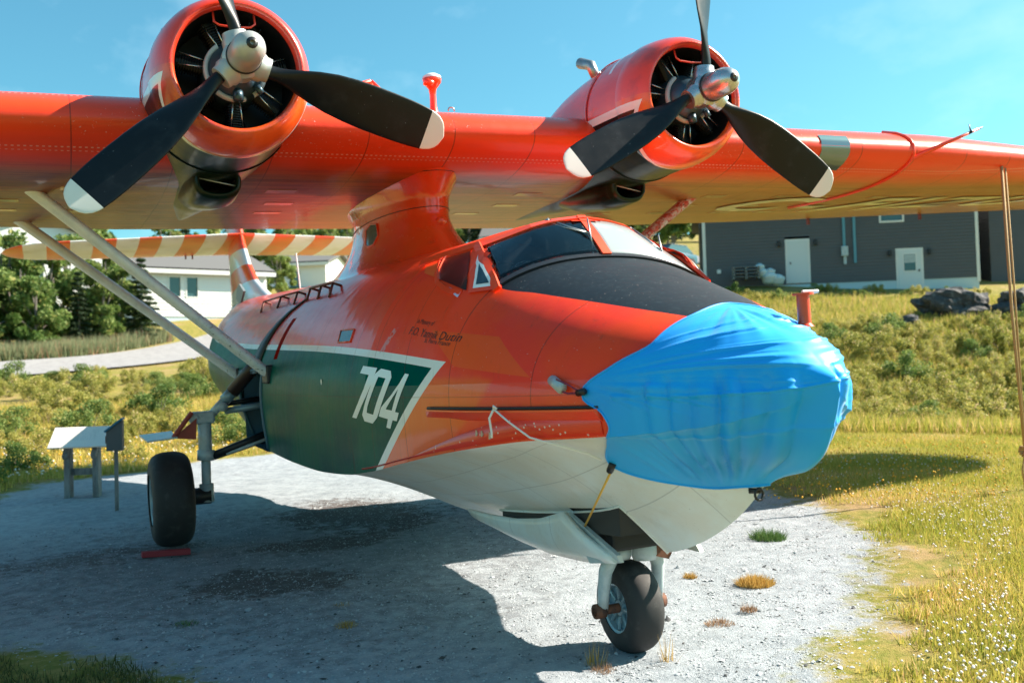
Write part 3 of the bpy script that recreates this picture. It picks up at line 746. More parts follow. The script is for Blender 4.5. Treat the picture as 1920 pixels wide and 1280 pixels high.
# access panels under the wing
ACC = Mat("panel_paint", (.36, .11, .02), .3, coat=.7)
rp_ = random.Random(3)
for X in np.arange(-7.2, 8.4, .95):
    for u in (.30, .46, .62):
        if abs(abs(X) - ENG) < .8 or abs(X) < .9 or rp_.random() < .25: continue
        a = .16; du = .018; X_ = X + rp_.uniform(-.15, .15)
        ring = [wing_pt(X_ - a, u - du, -1), wing_pt(X_ + a, u - du, -1), wing_pt(X_ + a, u + du, -1), wing_pt(X_ - a, u + du, -1)]
        m = MB(); m.prism([p + Vector((0, 0, -.004)) for p in ring], (0, 0, .02)); m.build("access_panel", ACC, plane)
# registration under the port wing
REG = Mat("faded_cream_letters", (.80, .70, .38), .4, coat=.6)
tr = text_tris("C-FIZU", 1.0, .35, 1.25, .03); xs_ = [p[0] for t in tr for p in t]; x0_, x1_ = min(xs_), max(xs_)
bm = bmesh.new()
for t in tr:
    vv = [bm.verts.new((4.85 + (p[0] - x0_) / (x1_ - x0_) * 6.2, .56 - (p[1]) * .36, 0)) for p in t]
    try: bm.faces.new(vv)
    except ValueError: pass
bmesh.ops.remove_doubles(bm, verts=bm.verts, dist=.0005)
for _ in range(4):
    es = [e for e in bm.edges if e.calc_length() > .18]
    if not es: break
    bmesh.ops.subdivide_edges(bm, edges=es, cuts=1); bmesh.ops.triangulate(bm, faces=bm.faces)
for v in bm.verts:
    v.co = wing_pt(v.co.x, min(.97, max(.1, v.co.y)), -1) + Vector((0, 0, -.014))
me = bpy.data.meshes.new("registration_letters"); bm.to_mesh(me); bm.free(); me.materials.append(REG.m); link(bpy.data.objects.new("registration_letters", me), plane)
# trailing edge hinges, strap, pitot boom, landing light, roof antennas
for X in (8.35, 10.8):
    m = MB(); m.box(tuple(wing_pt(X, .985, -1) + Vector((0, .02, -.05))), (.03, .06, .11)); m.build("aileron_hinge", DREDP, plane)
m = MB(); ring = []
us = [.5, .42, .34, .26, .18, .11, .06, .03, .012, .002]
pts = [wing_pt(6.25 - .25 * u, u, -1) + Vector((0, 0, -.012)) for u in us] + [wing_pt(6.25, u, 1) + Vector((0, 0, .012)) for u in (.002, .012, .03, .06, .11)]
m.tube(pts, .022, 8); m.build("wing_strap", REDP, plane, smooth=True)
m = MB(); a = wing_pt(6.25, .01, -1); tip = Vector((7.18, 5.25, 4.70)); m.tube([a, a.lerp(tip, .7), tip], [.035, .022, .014], 8); m.build("pitot_boom", REDP, plane, smooth=True)
m = MB(); m.tube([a.lerp(tip, .84), tip + (tip - a) * .06], [.02, .008], 8); m.tube([a.lerp(tip, .88), a.lerp(tip, .86) + Vector((0, 0, .11))], [.012, .006], 6); m.build("pitot_head", BLK, plane, smooth=True)
m = MB(); rings = []
for X in (4.75, 5.2):
    rings.append([wing_pt(X, u, -1) + Vector((0, -.008, -.008)) for u in (.06, .03, .012, .003)] + [wing_pt(X, u, 1) + Vector((0, -.008, .008)) for u in (.001, .006, .015)])
v_, f_ = loft(rings, closed=False, caps=False); m.add(v_, f_); m.build("landing_light", Mat("light_lens", (.20, .26, .28), .08, metal=.6), plane, smooth=True)
m = MB(); m.rev([(-.02, .075), (.03, .055), (.12, .038), (.24, .034), (.31, .042), (.35, .075), (.38, .098), (.42, .104), (.435, .10), (.44, .001)], (.10, 6.3, 4.80), 'Z', 20); m.tube([(.03, 6.26, 5.13), (.05, 6.25, 5.19)], [.05, .07], 12)
m.build("vent_stack", REDP, plane, smooth=True)
m = MB(); m.rev([(.425, .106), (.45, .10), (.475, .06), (.48, .001)], (.10, 6.3, 4.80), 'Z', 20); m.build("vent_cap", WHT, plane, smooth=True)
# cranked top aerial
m = MB(); b0 = Vector((.05, 8.3, 4.75)); m.tube([b0, b0 + Vector((-.02, 0, .97))], [.040, .030], 8); top = b0 + Vector((-.02, 0, .99))
for e_ in (Vector((-.42, .1, -.10)), Vector((.26, .05, -.19))): m.tube([top, top + e_], [.032, .020], 8)
m.build("top_aerial", REDP, plane, smooth=True)
m = MB(); m.tube([(.18 + .035 * math.cos(a), 5.98, 4.80 + .035 * math.sin(a)) for a in np.linspace(-.2, 3.3, 8)], .008, 6); m.build("lifting_ring", STEEL, plane, smooth=True)

# ---- wing struts
STR = Mat("strut_paint", (.50, .58, .63), .5, coat=.1, spec=.3)
sn = STR.noise(5, 5, .7, stretch=(1, 1, .5)); sn2 = STR.noise(26, 3, .6); st_x, st_y, st_z = STR.xyz()
STR.base(STR.mix(STR.mix((.92, .97, 1.0), (.76, .83, .88), sn.ss(.4, .7)), (.03, .05, .10), sn2.ss(.60, .64) * ((st_z * -.22) + 1.0).ss(.2, .62) * sn.gt(.5)))
STRP = Mat("strut_paint_chipped", (.5, .3, .32), .4)
q1 = STRP.noise(13, 5, .7); q2 = STRP.noise(30, 4, .6); STRP.base(STRP.mix(STRP.mix((.50, .10, .08), (.60, .55, .58), q1.ss(.46, .56)), (.12, .06, .07), q2.ss(.58, .64)))
for sg, mt in ((-1, STR), (1, STRP)):
    for (yt_, yb_) in ((7.0, 8.1), (9.45, 10.2)):
        a, b = Vector((sg * 4.2, yt_, 4.29 if yt_ < 8 else 4.2)), Vector((sg * 1.50, yb_, 2.10)); d = (b - a).normalized(); rings = []
        fore = Vector((0, 1, 0)); fore = (fore - d * fore.dot(d)).normalized(); sdv = d.cross(fore)
        for t_ in np.linspace(0.02, .985, 12):
            c_ = a.lerp(b, t_); rings.append([c_ + fore * (.135 * math.cos(q_)) * (1 if math.cos(q_) > 0 else .75) + sdv * .062 * math.sin(q_) for q_ in np.linspace(0, 2 * math.pi, 17)[:-1]])
        v_, f_ = loft(rings); o = mesh("wing_strut", v_, f_, mt, plane, True); o.data.set_sharp_from_angle(angle=R(60))
        m = MB(); m.tube([a + d * -.05, a + d * .12], .05, 10); m.tube([a + fore * -.07 + d * -.02, a + fore * .07 + d * -.02], .055, 12); m.build("strut_end_fitting", BLK, plane, smooth=True)
        m = MB(); m.box(tuple(b + Vector((-sg * .02, 0, 0))), (.16, .3, .22)); m.tube([b - d * .08, b + d * .06], .06, 10); m.build("strut_root_fitting", BLK, plane, bevel=.02)

# ---- nacelles
NAC = Mat("nacelle_paint", RED, .28, coat=.75, coatr=.06)
nx, ny, nz_ = NAC.xyz()
n1 = NAC.noise(1.6, 5, .6); n2 = NAC.noise(9, 5, .7, stretch=(1, .4, 1))
def marks(M, c, dk, y_, z_):
    edge = z_ - (TZ - .135); yb = ((TZ - z_) * .62).max(0.0).min(.40) + 4.56
    return M.mix(M.mix(c, WHITE, edge.lt(.08) * y_.gt(yb)), dk, edge.lt(.0) * y_.gt(yb + .055))
c = NAC.mix((.80, .045, .022), (.68, .045, .045), n1.ss(.4, .7)); c = NAC.mix(c, (.4, .05, .03), n2.ss(.6, .9) * .5)
dk = NAC.mix((.004, .014, .009), (.014, .032, .012), n1.ss(.45, .65)); dk = NAC.mix(dk, (.008, .009, .010), nz_.ss(TZ - .5, TZ - .25))
c = marks(NAC, c, dk, ny, nz_); c = NAC.mix(c, WHITE, ((ny - 5.18 - (nz_ - TZ) * .18).abs().lt(.028)) * nz_.gt(TZ + .38))
NAC.base(c)
nb = panel_bump(NAC, (4.92, 5.45, 5.62, 6.05, 6.45, 6.95, 7.5), zlines=(TZ + .25, TZ - .35))
NAC.bump(nb * .7 + NAC.noise(3, 2) * .8, .4, .012); NAC.set('Coat Roughness', n2 * .12 + .01); ndk = nz_.lt(TZ - .135); NAC.set('Coat Weight', .6 - ndk * .5); NAC.set('Specular IOR Level', .5 - ndk * .3)
COWL = Mat("cowl_ring_paint", RED, .28, coat=.6, coatr=.08)
k1 = COWL.noise(2.2, 5, .6); kx, ky, kz = COWL.xyz()
c = COWL.mix((.82, .050, .02), (.90, .13, .012), kz.lt(TZ) * .7); c = COWL.mix(c, (.5, .04, .03), k1.ss(.45, .7)); c = marks(COWL, c, (.008, .012, .011), ky, kz); COWL.base(c)
an = COWL.voro(30); ENGM = Mat("engine_black", (.012, .013, .014), .45, metal=.4)
CRK = Mat("crankcase_blue_grey", (.05, .10, .14), .35, metal=.5)
PUSH = Mat("pushrod_metal", (.5, .52, .52), .25, metal=.9)
def se_ring(Y, cx, cz, hw, up, dn, n=56):
    return [(cx + hw * math.cos(a), Y, cz + (up if math.sin(a) > 0 else dn) * math.sin(a)) for a in (2 * math.pi * k / n for k in range(n))]
for sg in (-1, 1):
    cx = sg * ENG; c0 = (cx, 0, TZ)
    # nacelle body aft of the ring
    m = MB(); rings = []
    for Y, hw, up, dn, cz in ((4.96, .678, .678, .678, TZ), (5.45, .690, .690, .690, TZ), (5.60, .688, .688, .695, TZ), (6.05, .675, .66, .70, TZ), (6.5, .65, .60, .70, TZ), (7.0, .60, .48, .70, TZ - .02), (7.6, .52, .32, .66, TZ - .06), (8.3, .38, .16, .56, TZ - .12), (8.9, .2, .05, .46, TZ - .18), (9.4, .04, .02, .36, TZ - .22)):
        rings.append(se_ring(Y, cx, cz, hw, up, dn))
    # resample smoothly
    Yk = [r_[0][1] for r_ in rings]; A = np.array(rings); Yn_ = np.concatenate([np.linspace(4.96, 7, 26), np.linspace(7.08, 9.4, 24)])
    fxs = [[pchip(Yk, A[:, k, j]) for j in (0, 2)] for k in range(A.shape[1])]
    RR = [[(float(fxs[k][0](Y)), float(Y), float(fxs[k][1](Y))) for k in range(A.shape[1])] for Y in Yn_]
    v_, f_ = loft(RR, caps=False); m.add(v_, f_); nac = m.build("nacelle", [NAC], plane, smooth=True); nac.data.set_sharp_from_angle(angle=R(40))
    # cowl ring with rolled lip and inner wall
    prof = [(5.15, .50), (4.9, .495), (4.72, .500), (4.60, .508), (4.555, .520), (4.535, .540), (4.545, .566), (4.585, .600), (4.65, .634), (4.75, .662), (4.86, .678), (4.975, .688), (4.985, .684)]
    m = MB(); m.rev([(a, b) for a, b in prof[3:]], c0, 'Y', 72); o = m.build("cowl_ring", COWL, plane, smooth=True)
    m = MB(); m.rev([(a, b) for a, b in prof[:4]] + [(5.15, .001)][:0], c0, 'Y', 48); m.rev([(5.15, .5), (5.16, .001)], c0, 'Y', 32); m.build("cowl_inner_wall", ENGM, plane, smooth=True)
    m = MB()
    for k in range(96):
        a = 2 * math.pi * k / 96; r_ = .553; p_ = Vector((cx + r_ * math.cos(a), 4.536, TZ + r_ * math.sin(a))); m.tube([p_, p_ + Vector((0, -.006, 0))], .0035, 5)
    ro = m.build("cowl_rivets", COWL, plane); ro['kind'] = 'stuff'
    # cowl flaps seam ring
    m = MB(); m.rev([(5.595, .700), (5.60, .704), (5.62, .704), (5.625, .690)], c0, 'Y', 64); m.build("cowl_band", NAC, plane, smooth=True)
    # carburettor intake outline inside the top of the ring
    m = MB(); pts = [(cx - .17, 4.62, TZ + .49), (cx - .17, 4.58, TZ + .385), (cx - .13, 4.575, TZ + .355), (cx, 4.572, TZ + .345), (cx + .13, 4.575, TZ + .355), (cx + .17, 4.58, TZ + .385), (cx + .17, 4.62, TZ + .49)]
    m.tube(pts, .010, 8); m.build("carburettor_intake_lip", COWL, plane, smooth=True)
    # engine: crankcase, cylinders, pushrods
    eng = bpy.data.objects.new("engine", None); link(eng, plane); eng.location = (cx, 0, TZ)
    m = MB(); m.rev([(4.50, .001), (4.50, .10), (4.56, .15), (4.62, .21), (4.72, .25), (4.95, .26), (5.1, .26)], (0, 0, 0), 'Y', 36); m.build("crankcase", CRK, eng, smooth=True)
    m = MB()
    for a0, a1 in ((.3, 1.4), (2.2, 3.6), (4.0, 5.0), (5.3, 6.1)): m.rev([(4.66, .225), (4.64, .235), (4.64, .262), (4.68, .268)], (0, 0, 0), 'Y', 20, 0, a0, a1)
    m.build("ignition_harness", GREY, eng, smooth=True)
    for k in range(7):
        a = 2 * math.pi * (k + .25) / 7; d = Vector((math.cos(a), 0, math.sin(a))); m = MB()
        for j in range(9):
            r0 = .27 + j * .022; c_ = d * r0 + Vector((0, 4.86, 0)); m.tube([c_, c_ + d * .009], .082 + (.012 if j > 5 else 0), 14)
        m.tube([d * .25 + Vector((0, 4.86, 0)), d * .48 + Vector((0, 4.86, 0))], .062, 12); m.build("cylinder", ENGM, eng)
        m = MB()
        for da in (-.11, .11):
            e1 = Vector((math.cos(a + da), 0, math.sin(a + da))); m.tube([e1 * .24 + Vector((0, 4.70, 0)), e1 * .475 + Vector((0, 4.74, 0))], .0075, 6)
        m.build("pushrod", PUSH, eng, smooth=True)
    m = MB(); m.tube([(.0, 4.62, -.18), (0, 4.60, -.27)], .045, 10); m.build("oil_sump", CRK, eng, smooth=True); m = MB(); m.tube([(.16, 4.60, -.14), (.2, 4.60, -.2)], .03, 10); m.build("oil_pipe", CRK, eng, smooth=True)
    # oil cooler scoop
    m = MB(); rings = []
    for Y, hw, hh, cz in ((5.92, .175, .128, 4.0), (5.90, .195, .148, 4.0), (5.98, .23, .18, 4.0), (6.4, .26, .21, 4.01), (7.0, .25, .20, 4.07), (7.6, .21, .14, 4.17), (8.2, .14, .08, 4.27)):
        rings.append([(cx + hw * (abs(math.cos(a)) ** .8) * (1 if math.cos(a) >= 0 else -1), Y, cz + hh * (abs(math.sin(a)) ** .8) * (1 if math.sin(a) >= 0 else -1)) for a in (2 * math.pi * k / 32 for k in range(32))])
    v_, f_ = loft(rings, caps=False); m.add(v_, f_); m.build("oil_cooler_scoop", NAC, plane, smooth=True)
    m = MB(); r1 = [(cx + (p[0] - cx) * .98, 5.95, p[2]) for p in rings[0]]; r2 = [(p[0], 6.5, p[2]) for p in r1]; v_, f_ = loft([r1, r2]); m.add(v_, f_[:-2] + [tuple(range(32, 64))]); m.build("scoop_duct", DARK, plane)
    m = MB(); m.tube([(cx - .17, 5.96, 4.02), (cx + .17, 5.96, 3.95)], .007, 6); m.build("scoop_splitter", GREY, plane, smooth=True)
    # exhaust stub on top
    m = MB(); m.tube([(cx - .30, 6.0, TZ + .55), (cx - .34, 6.05, TZ + .72), (cx - .36, 6.25, TZ + .80)], [.055, .062, .065], 16); m.build("exhaust_stack", STEEL, plane, smooth=True)
    # ---- propeller
    prop = bpy.data.objects.new("propeller", None); link(prop, plane); prop.location = (cx, 4.366, TZ); clk = -.2065 if sg < 0 else .052
    ALU = bpy.data.materials.get("hub_aluminium")
    if ALU is None:
        am = Mat("hub_aluminium", (.52, .54, .55), .3, metal=.85); aa = am.noise(6, 5, .7); am.base(am.mix((.55, .56, .57), (.34, .36, .38), aa.ss(.45, .7))); am.set('Roughness', aa * .3 + .15); ALU = am.m
    hubm = Mat("hub_grey", (.45, .46, .45), .4, metal=.35)
    m = MB(); dm = [(-.06, .13), (-.12, .138), (-.30, .138), (-.36, .134), (-.42, .118), (-.465, .09), (-.49, .05), (-.495, .03), (-.47, .028), (-.47, .001)]
    m.rev([(b_, r_) for b_, r_ in dm], (0, 0, 0), 'Y', 36); m.build("hub_dome", ALU if sg > 0 else hubm, prop, smooth=True).data.set_sharp_from_angle(angle=R(50))
    m = MB(); m.rev([(-.115, .139), (-.118, .147), (-.14, .147), (-.143, .139)], (0, 0, 0), 'Y', 36); m.rev([(-.505, .02), (-.50, .045), (-.485, .048)], (0, 0, 0), 'Y', 12); m.build("dome_ring", BLK, prop, smooth=True)
    m = MB(); m.rev([(.14, .001), (.14, .12), (.10, .16), (-.06, .165), (-.09, .14), (-.09, .001)], (0, 0, 0), 'Y', 30)
    for k in range(3):
        a = clk + k * 2 * math.pi / 3; d = Vector((math.sin(a), 0, math.cos(a))); m.tube([d * .1, d * .17, d * .19, d * .235], [.12, .12, .105, .10], 20)
    m.build("hub_barrel", ALU if sg > 0 else hubm, prop, smooth=True).data.set_sharp_from_angle(angle=R(40))
    BLD = bpy.data.materials.get("blade_black")
    if BLD is None:
        bmat = Mat("blade_black", (.006, .008, .010), .42, spec=.3); b_ = bmat.noise(5, 4, .6); b2_ = bmat.noise(50, 2); bmat.base(bmat.mix(bmat.mix((.005, .007, .009), (.014, .018, .022), b_.ss(.5, .75)), (.3, .32, .34), b2_.gt(.76) * .6)); bmat.set('Roughness', b_ * .2 + .28); BLD = bmat.m
    TIP = Mat("blade_tip_white", (.72, .72, .68), .45)
    for k in range(3):
        a = clk + k * 2 * math.pi / 3; rad = Vector((math.sin(a), 0, math.cos(a))); tang = Vector((math.cos(a), 0, -math.sin(a)))  # clockwise seen from the front
        rr = [.20, .26, .32, .40, .50, .62, .78, .95, 1.12, 1.30, 1.45, 1.56, 1.665, 1.70, 1.75, 1.79, 1.815, 1.83, 1.8385]
        ch_ = pchip([.2, .3, .42, .6, .8, 1.1, 1.4, 1.64, 1.72, 1.78, 1.815, 1.8385], [.11, .125, .19, .30, .365, .40, .395, .365, .33, .26, .16, .02])
        th_ = pchip([.2, .3, .42, .6, 1.0, 1.4, 1.84], [.11, .105, .085, .055, .035, .022, .008]); bt_ = pchip([.2, .5, .8, 1.1, 1.4, 1.84], [58, 50, 36, 28, 23, 19])
        rings = []
        for r_ in rr:
            c_ = float(ch_(r_)); t_ = float(th_(r_)); b_ = R(float(bt_(r_))); chv = -tang * math.cos(b_) + Vector((0, -1, 0)) * math.sin(b_); nv = Vector((0, -1, 0)) * math.cos(b_) + tang * math.sin(b_); ring = []
            for j in range(20):
                q_ = 2 * math.pi * j / 20; ring.append(rad * r_ + chv * (c_ / 2 * math.cos(q_) + c_ * .02) + nv * (t_ / 2 * math.sin(q_) * (1.3 if math.sin(q_) > 0 else .55)))
            rings.append(ring)
        v_, f_ = loft(rings); mi = []
        for i in range(len(rings) - 1): mi += [1 if rr[i] >= 1.66 else 0] * 20
        mi += [0, 1]
        o = mesh("blade", v_, f_, [BLD, TIP], prop, True, mi); bm = bmesh.new(); bm.from_mesh(o.data); bmesh.ops.recalc_face_normals(bm, faces=bm.faces); bm.to_mesh(o.data); bm.free()

# ---- tail
def foil_ring(le, te, half, f, n=20):
    """symmetric section ring; f(u, s*thick)->point"""
    ring = []
    for k in range(n * 2):
        a = math.pi * k / n; u = (1 + math.cos(a)) / 2; t_ = half * (1.85 * math.sqrt(u) * (1 - u) ** .9) / 1.0
        ring.append(f(le + (te - le) * u, (1 if math.sin(a) > 0 else -1) * t_ * (0 if abs(math.sin(a)) < 1e-9 else 1)))
    return ring
TL = Mat("tail_paint", RED, .35, coat=.5, coatr=.12)
tx, ty, tz_ = TL.xyz()
rc = TL.mix((.88, .08, .015), (.74, .14, .02), TL.noise(1.5, 4).ss(.4, .7)); wc = TL.mix((.86, .86, .80), (.70, .67, .56), TL.noise(2, 4).ss(.45, .75))
st = ((tx.abs() + .155) / .88).frac().gt(.5) * tx.abs().gt(.28)
TL.base(TL.mix(rc, wc, st)); TL.bump(((tx * 2.2).frac() - .5).abs().lt(.02) * -.5 + TL.noise(5, 2) * .4, .3, .01)
rings = []
for X in list(np.linspace(-4.64, -4.2, 6)) + list(np.linspace(-4.0, 4.0, 17)) + list(np.linspace(4.2, 4.64, 6)):
    a = abs(X); e = math.sqrt(max(0, 1 - ((a - 3.6) / 1.045) ** 2)) if a > 3.6 else 1.0; le = 18.0 + a * .03; te = 20.45 - a * .10; mid = le + .9; le = mid - (mid - le) * max(e, .03); te = mid + (te - mid) * max(e, .03)
    zc_ = 5.13 - .035 * a; rings.append(foil_ring(le, te, .105 * max(e, .1) * (1 - a * .08), lambda Yv, t_: (X, Yv, zc_ + t_ - (Yv - 18) * .07)))
v_, f_ = loft(rings); o = MB().add(v_, f_).build("tailplane", TL, plane, smooth=True)
FN = Mat("fin_paint", RED, .3, coat=.6, coatr=.1)
fx, fy, fz = FN.xyz(); zz = fz - (fy - 17.5) * -.04
wcol = (.62, .66, .68)
b1_ = between(zz, 4.40, 4.79); b2_ = zz.lt(3.99)
FN.base(FN.mix(FN.mix((.86, .06, .015), (.74, .12, .02), FN.noise(2, 4).ss(.4, .7)), wcol, b1_.max(b2_)))
FN.bump(((fz * 2.6).frac() - .5).abs().lt(.02) * -.6, .3, .01)
rings = []
for z_, le, te, hw in ((3.3, 14.6, 19.9, .30), (3.55, 15.15, 19.85, .27), (3.75, 15.8, 19.8, .24), (4.0, 16.6, 19.75, .21), (4.4, 17.3, 19.75, .19), (4.9, 17.85, 19.8, .17), (5.2, 18.05, 19.9, .16), (5.9, 18.5, 20.0, .12), (6.4, 18.9, 19.9, .07)):
    rings.append(foil_ring(le, te, hw, lambda Yv, t_: (t_, Yv, z_)))
v_, f_ = loft(rings); MB().add(v_, f_).build("fin", FN, plane, smooth=True)
m = MB(); pp = [(16.0, 3.74), (16.45, 3.92), (16.75, 3.86), (16.9, 3.66), (16.5, 3.5)]; m.add([(-.36, a, b) for a, b in pp], [tuple(range(5))]); m.prism([(-.33, a, b) for a, b in pp], (-.04, 0, 0)); m.build("fin_root_plate", Mat("dull_metal_plate", (.25, .28, .29), .6, metal=.4), plane)
m = MB()
for X in (-.9, -.75, .35, .2):
    m = MB(); m.box((X, 20.2, 4.90), (.025, .10, .10)); m.build("elevator_hinge", DREDP, plane)

# ---- landing gear
TYR = Mat("tyre_rubber", (.030, .030, .031), .7)
ttn = TYR.noise(7, 5, .7); TYR.base(TYR.mix((.022, .022, .023), (.10, .095, .09), ttn.ss(.5, .85) * .7))
def wheel(name, parent, c, rad, wid, rimm, rim_r):
    prof = []; n = 18
    for k in range(n + 1):
        a = math.pi * (-.5 + k / n) * 1.0; xx = math.copysign(abs(math.sin(a)) ** .8, math.sin(a)) * wid / 2; q = abs(math.cos(a)) ** .5; prof.append((xx * 1.0, rim_r * .96 + (rad - rim_r * .96) * q))
    grp = bpy.data.objects.new(name, None); link(grp, parent); grp.location = c
    m = MB(); m.rev(prof, (0, 0, 0), 'X', 64); 
    m.build("tyre", TYR, grp, smooth=True)
    m = MB()
    for s_ in (-1, 1):
        m.rev([(s_ * wid * .44, rim_r), (s_ * wid * .47, rim_r * .97), (s_ * wid * .44, rim_r * .88), (s_ * wid * .30, rim_r * .82), (s_ * wid * .26, rim_r * .35), (s_ * wid * .36, rim_r * .3), (s_ * wid * .36, .001)], (0, 0, 0), 'X', 40)
        for k in range(8):
            a = 2 * math.pi * k / 8; d = Vector((0, math.cos(a), math.sin(a))); m.tube([d * rim_r * .34 + Vector((s_ * wid * .33, 0, 0)), d * rim_r * .84 + Vector((s_ * wid * .37, 0, 0))], rim_r * .07, 6)
    m.build("rim", rimm, grp, smooth=True).data.set_sharp_from_angle(angle=R(35)); return grp
RIM = Mat("rim_blue_grey", (.25, .36, .42), .4, metal=.3)
for sg in (-1, 1):
    wheel("main_wheel", plane, (sg * 2.545, 9.518, .599), .599, .50, RIM, .34)
    m = MB(); m.tube([(sg * 2.09, 9.47, 1.62), (sg * 2.10, 9.47, 1.05)], .085, 16); m.tube([(sg * 2.10, 9.47, 1.05), (sg * 2.11, 9.47, .62)], .06, 16); m.tube([(sg * 2.09, 9.47, 1.18), (sg * 2.10, 9.47, 1.05)], .11, 16); m.tube([(sg * 2.11, 9.47, .75), (sg * 2.11, 9.47, .52)], .09, 14); 
    m.build("oleo_leg", GREY, plane, smooth=True)
    m = MB(); m.tube([(sg * 2.06, 9.47, .6), (sg * 2.45, 9.5, .6)], .11, 14); m.build("axle", BLK, plane, smooth=True)
    m = MB(); m.box((sg * 2.12, 9.46, 1.60), (.30, .18, .16)); m.tube([(sg * 2.22, 9.36, 1.6), (sg * 2.22, 9.58, 1.6)], .07, 14); m.build("leg_head", GREY, plane, bevel=.03)
    m = MB(); m.tube([(sg * 2.0, 9.45, 1.63), (sg * 1.84, 9.4, 1.80)], .055, 12); m.tube([(sg * 1.87, 9.3, 1.72), (sg * 1.87, 9.5, 1.72)], .06, 12); m.build("knuckle", GREY, plane, smooth=True)
    m = MB(); m.tube([(sg * 1.84, 9.4, 1.80), (sg * 1.74, 9.35, 1.90)], .075, 16); m.build("shock_strut_collar", RIM, plane, smooth=True)
    m = MB(); m.tube([(sg * 1.74, 9.35, 1.90), (sg * 1.22, 9.05, 2.52)], .088, 18); m.build("shock_strut", Mat("oily_brown_black", (.035, .018, .014), .4), plane, smooth=True)
    m = MB(); m.tube([(sg * 1.84, 9.42, 1.66), (sg * 1.2, 9.3, 1.72)], .042, 10); m.build("upper_drag_arm", RIM, plane, smooth=True)
    m = MB(); m.tube([(sg * 1.9, 9.55, 1.74), (sg * 1.2, 9.6, 1.80)], .035, 10); m.build("retraction_arm", BLK, plane, smooth=True)
    m = MB(); m.tube([(sg * 2.02, 9.45, 1.10), (sg * 1.25, 9.3, 1.36)], .05, 10); m.tube([(sg * 2.02, 9.62, 1.06), (sg * 1.3, 9.8, 1.22)], .04, 10); m.build("lower_arm", BLK, plane, smooth=True)
    m = MB(); m.tube([(sg * 1.85, 9.40, 1.11), (sg * 1.3, 9.26, 1.28)], .022, 8); m.build("brake_pipe", GREY, plane, smooth=True)
    m = MB(); m.prism([(sg * 2.2, 9.35, 1.60), (sg * 2.5, 9.35, 1.37), (sg * 2.22, 9.35, 1.33)], (0, .02, 0)); m.tube([(sg * 2.26, 9.3, 1.68), (sg * 2.50, 9.3, 1.38)], .03, 8); m.build("door_link", Mat("link_red", (.35, .05, .03), .5), plane)
    m = MB(); m.prism([(sg * 2.46, 9.2, 1.37), (sg * 2.82, 9.2, 1.35), (sg * 2.86, 9.9, 1.40), (sg * 2.46, 9.9, 1.42)], (0, 0, .02)); m.build("wheel_door", GREY, plane)
# nose gear
wheel("nose_wheel", plane, (0, 2.536, .205), .343, .265, RIM, .19)
m = MB()
for sg in (-1, 1):
    m.tube([(sg * .05, 2.44, .63), (sg * .13, 2.44, .625), (sg * .19, 2.45, .59), (sg * .225, 2.47, .50), (sg * .235, 2.50, .35), (sg * .235, 2.53, .21)], [.06, .06, .058, .052, .046, .04], 14)
m.tube([(0, 2.44, .60), (0, 2.50, .86), (0, 2.62, 1.2)], [.075, .07, .06], 16)
m.build("nose_fork", GREY, plane, smooth=True)
m = MB(); m.rev([(-.07, .001), (-.07, .085), (-.03, .10), (.03, .10), (.07, .08), (.08, .001)], (.06, 2.38, .64), 'Z', 20); m.build("fork_collar", GREY, plane, smooth=True)
m = MB(); m.tube([(-.30, 2.536, .205), (.30, 2.536, .205)], .035, 12)
for sg in (-1, 1): m.tube([(sg * .22, 2.536, .205), (sg * .30, 2.536, .205)], .055, 12)
m.build("axle", RUST, plane, smooth=True)
m = MB(); m.prism([(.05, 2.3, .73), (.3, 2.3, .68), (.22, 2.3, .56), (.1, 2.3, .6)], (0, .05, 0)); m.build("tow_bracket", RUST, plane)
m = MB(); m.prism([(-.2, 3.0, .75), (-.1, 3.0, .75), (-.15, 3.0, 1.0)], (0, .04, 0)); m.tube([(-.15, 2.98, .8), (.0, 2.6, .72)], .02, 8); m.build("well_bracket", GREY, plane)
m = MB(); m.box((-.02, 2.42, .78), (.52, .36, .20)); m.build("dark_gap_block", DARK, plane, bevel=.02)  # dark block added to cover the lit gap under the well
# nose wheel door: curved shell hanging at the starboard side of the well
for sg in (-1,):
    topl = [(2.60, .955), (3.0, .86), (3.5, .80), (4.0, .775), (4.5, .77)]; botl = [(2.06, .655), (2.5, .598), (3.1, .575), (3.7, .60), (4.3, .66)]
    rings = []; n_ = 14
    for i in range(n_ + 1):
        t_ = i / n_; q = t_ * 4; a = topl[min(3, int(q))]; b = topl[min(3, int(q)) + 1]; fr = q - min(3, int(q)); T = (a[0] + (b[0] - a[0]) * fr, a[1] + (b[1] - a[1]) * fr)
        a = botl[min(3, int(q))]; b = botl[min(3, int(q)) + 1]; B_ = (a[0] + (b[0] - a[0]) * fr, a[1] + (b[1] - a[1]) * fr)
        row = []
        for j in range(7):
            v = j / 6; xx = -.47 + .12 * v - .05 * math.sin(math.pi * v) * .8; row.append((xx, T[0] + (B_[0] - T[0]) * v, T[1] + (B_[1] - T[1]) * v))
        rings.append(row)
    vs = [p for r_ in rings for p in r_]; fs = [(i * 7 + j, (i + 1) * 7 + j, (i + 1) * 7 + j + 1, i * 7 + j + 1) for i in range(n_) for j in range(6)]
    o = mesh("nose_wheel_door", vs, fs, HB, plane, True); md = o.modifiers.new("thickness", 'SOLIDIFY'); md.thickness = .045; md.offset = 0
    m = MB(); m.prism([(-.45, 2.59, .95), (-.36, 2.05, .70), (-.34, 2.05, .645), (-.40, 2.38, .60)], (.035, .0, 0)); m.build("door_front_flange", GREY, plane)
# mirror door on the port side (mostly hidden)
m = MB(); m.prism([(.47, 2.6, .93), (.47, 4.4, .78), (.36, 4.2, .62), (.36, 2.1, .62)], (.04, 0, 0)); m.build("nose_wheel_door", HB, plane)
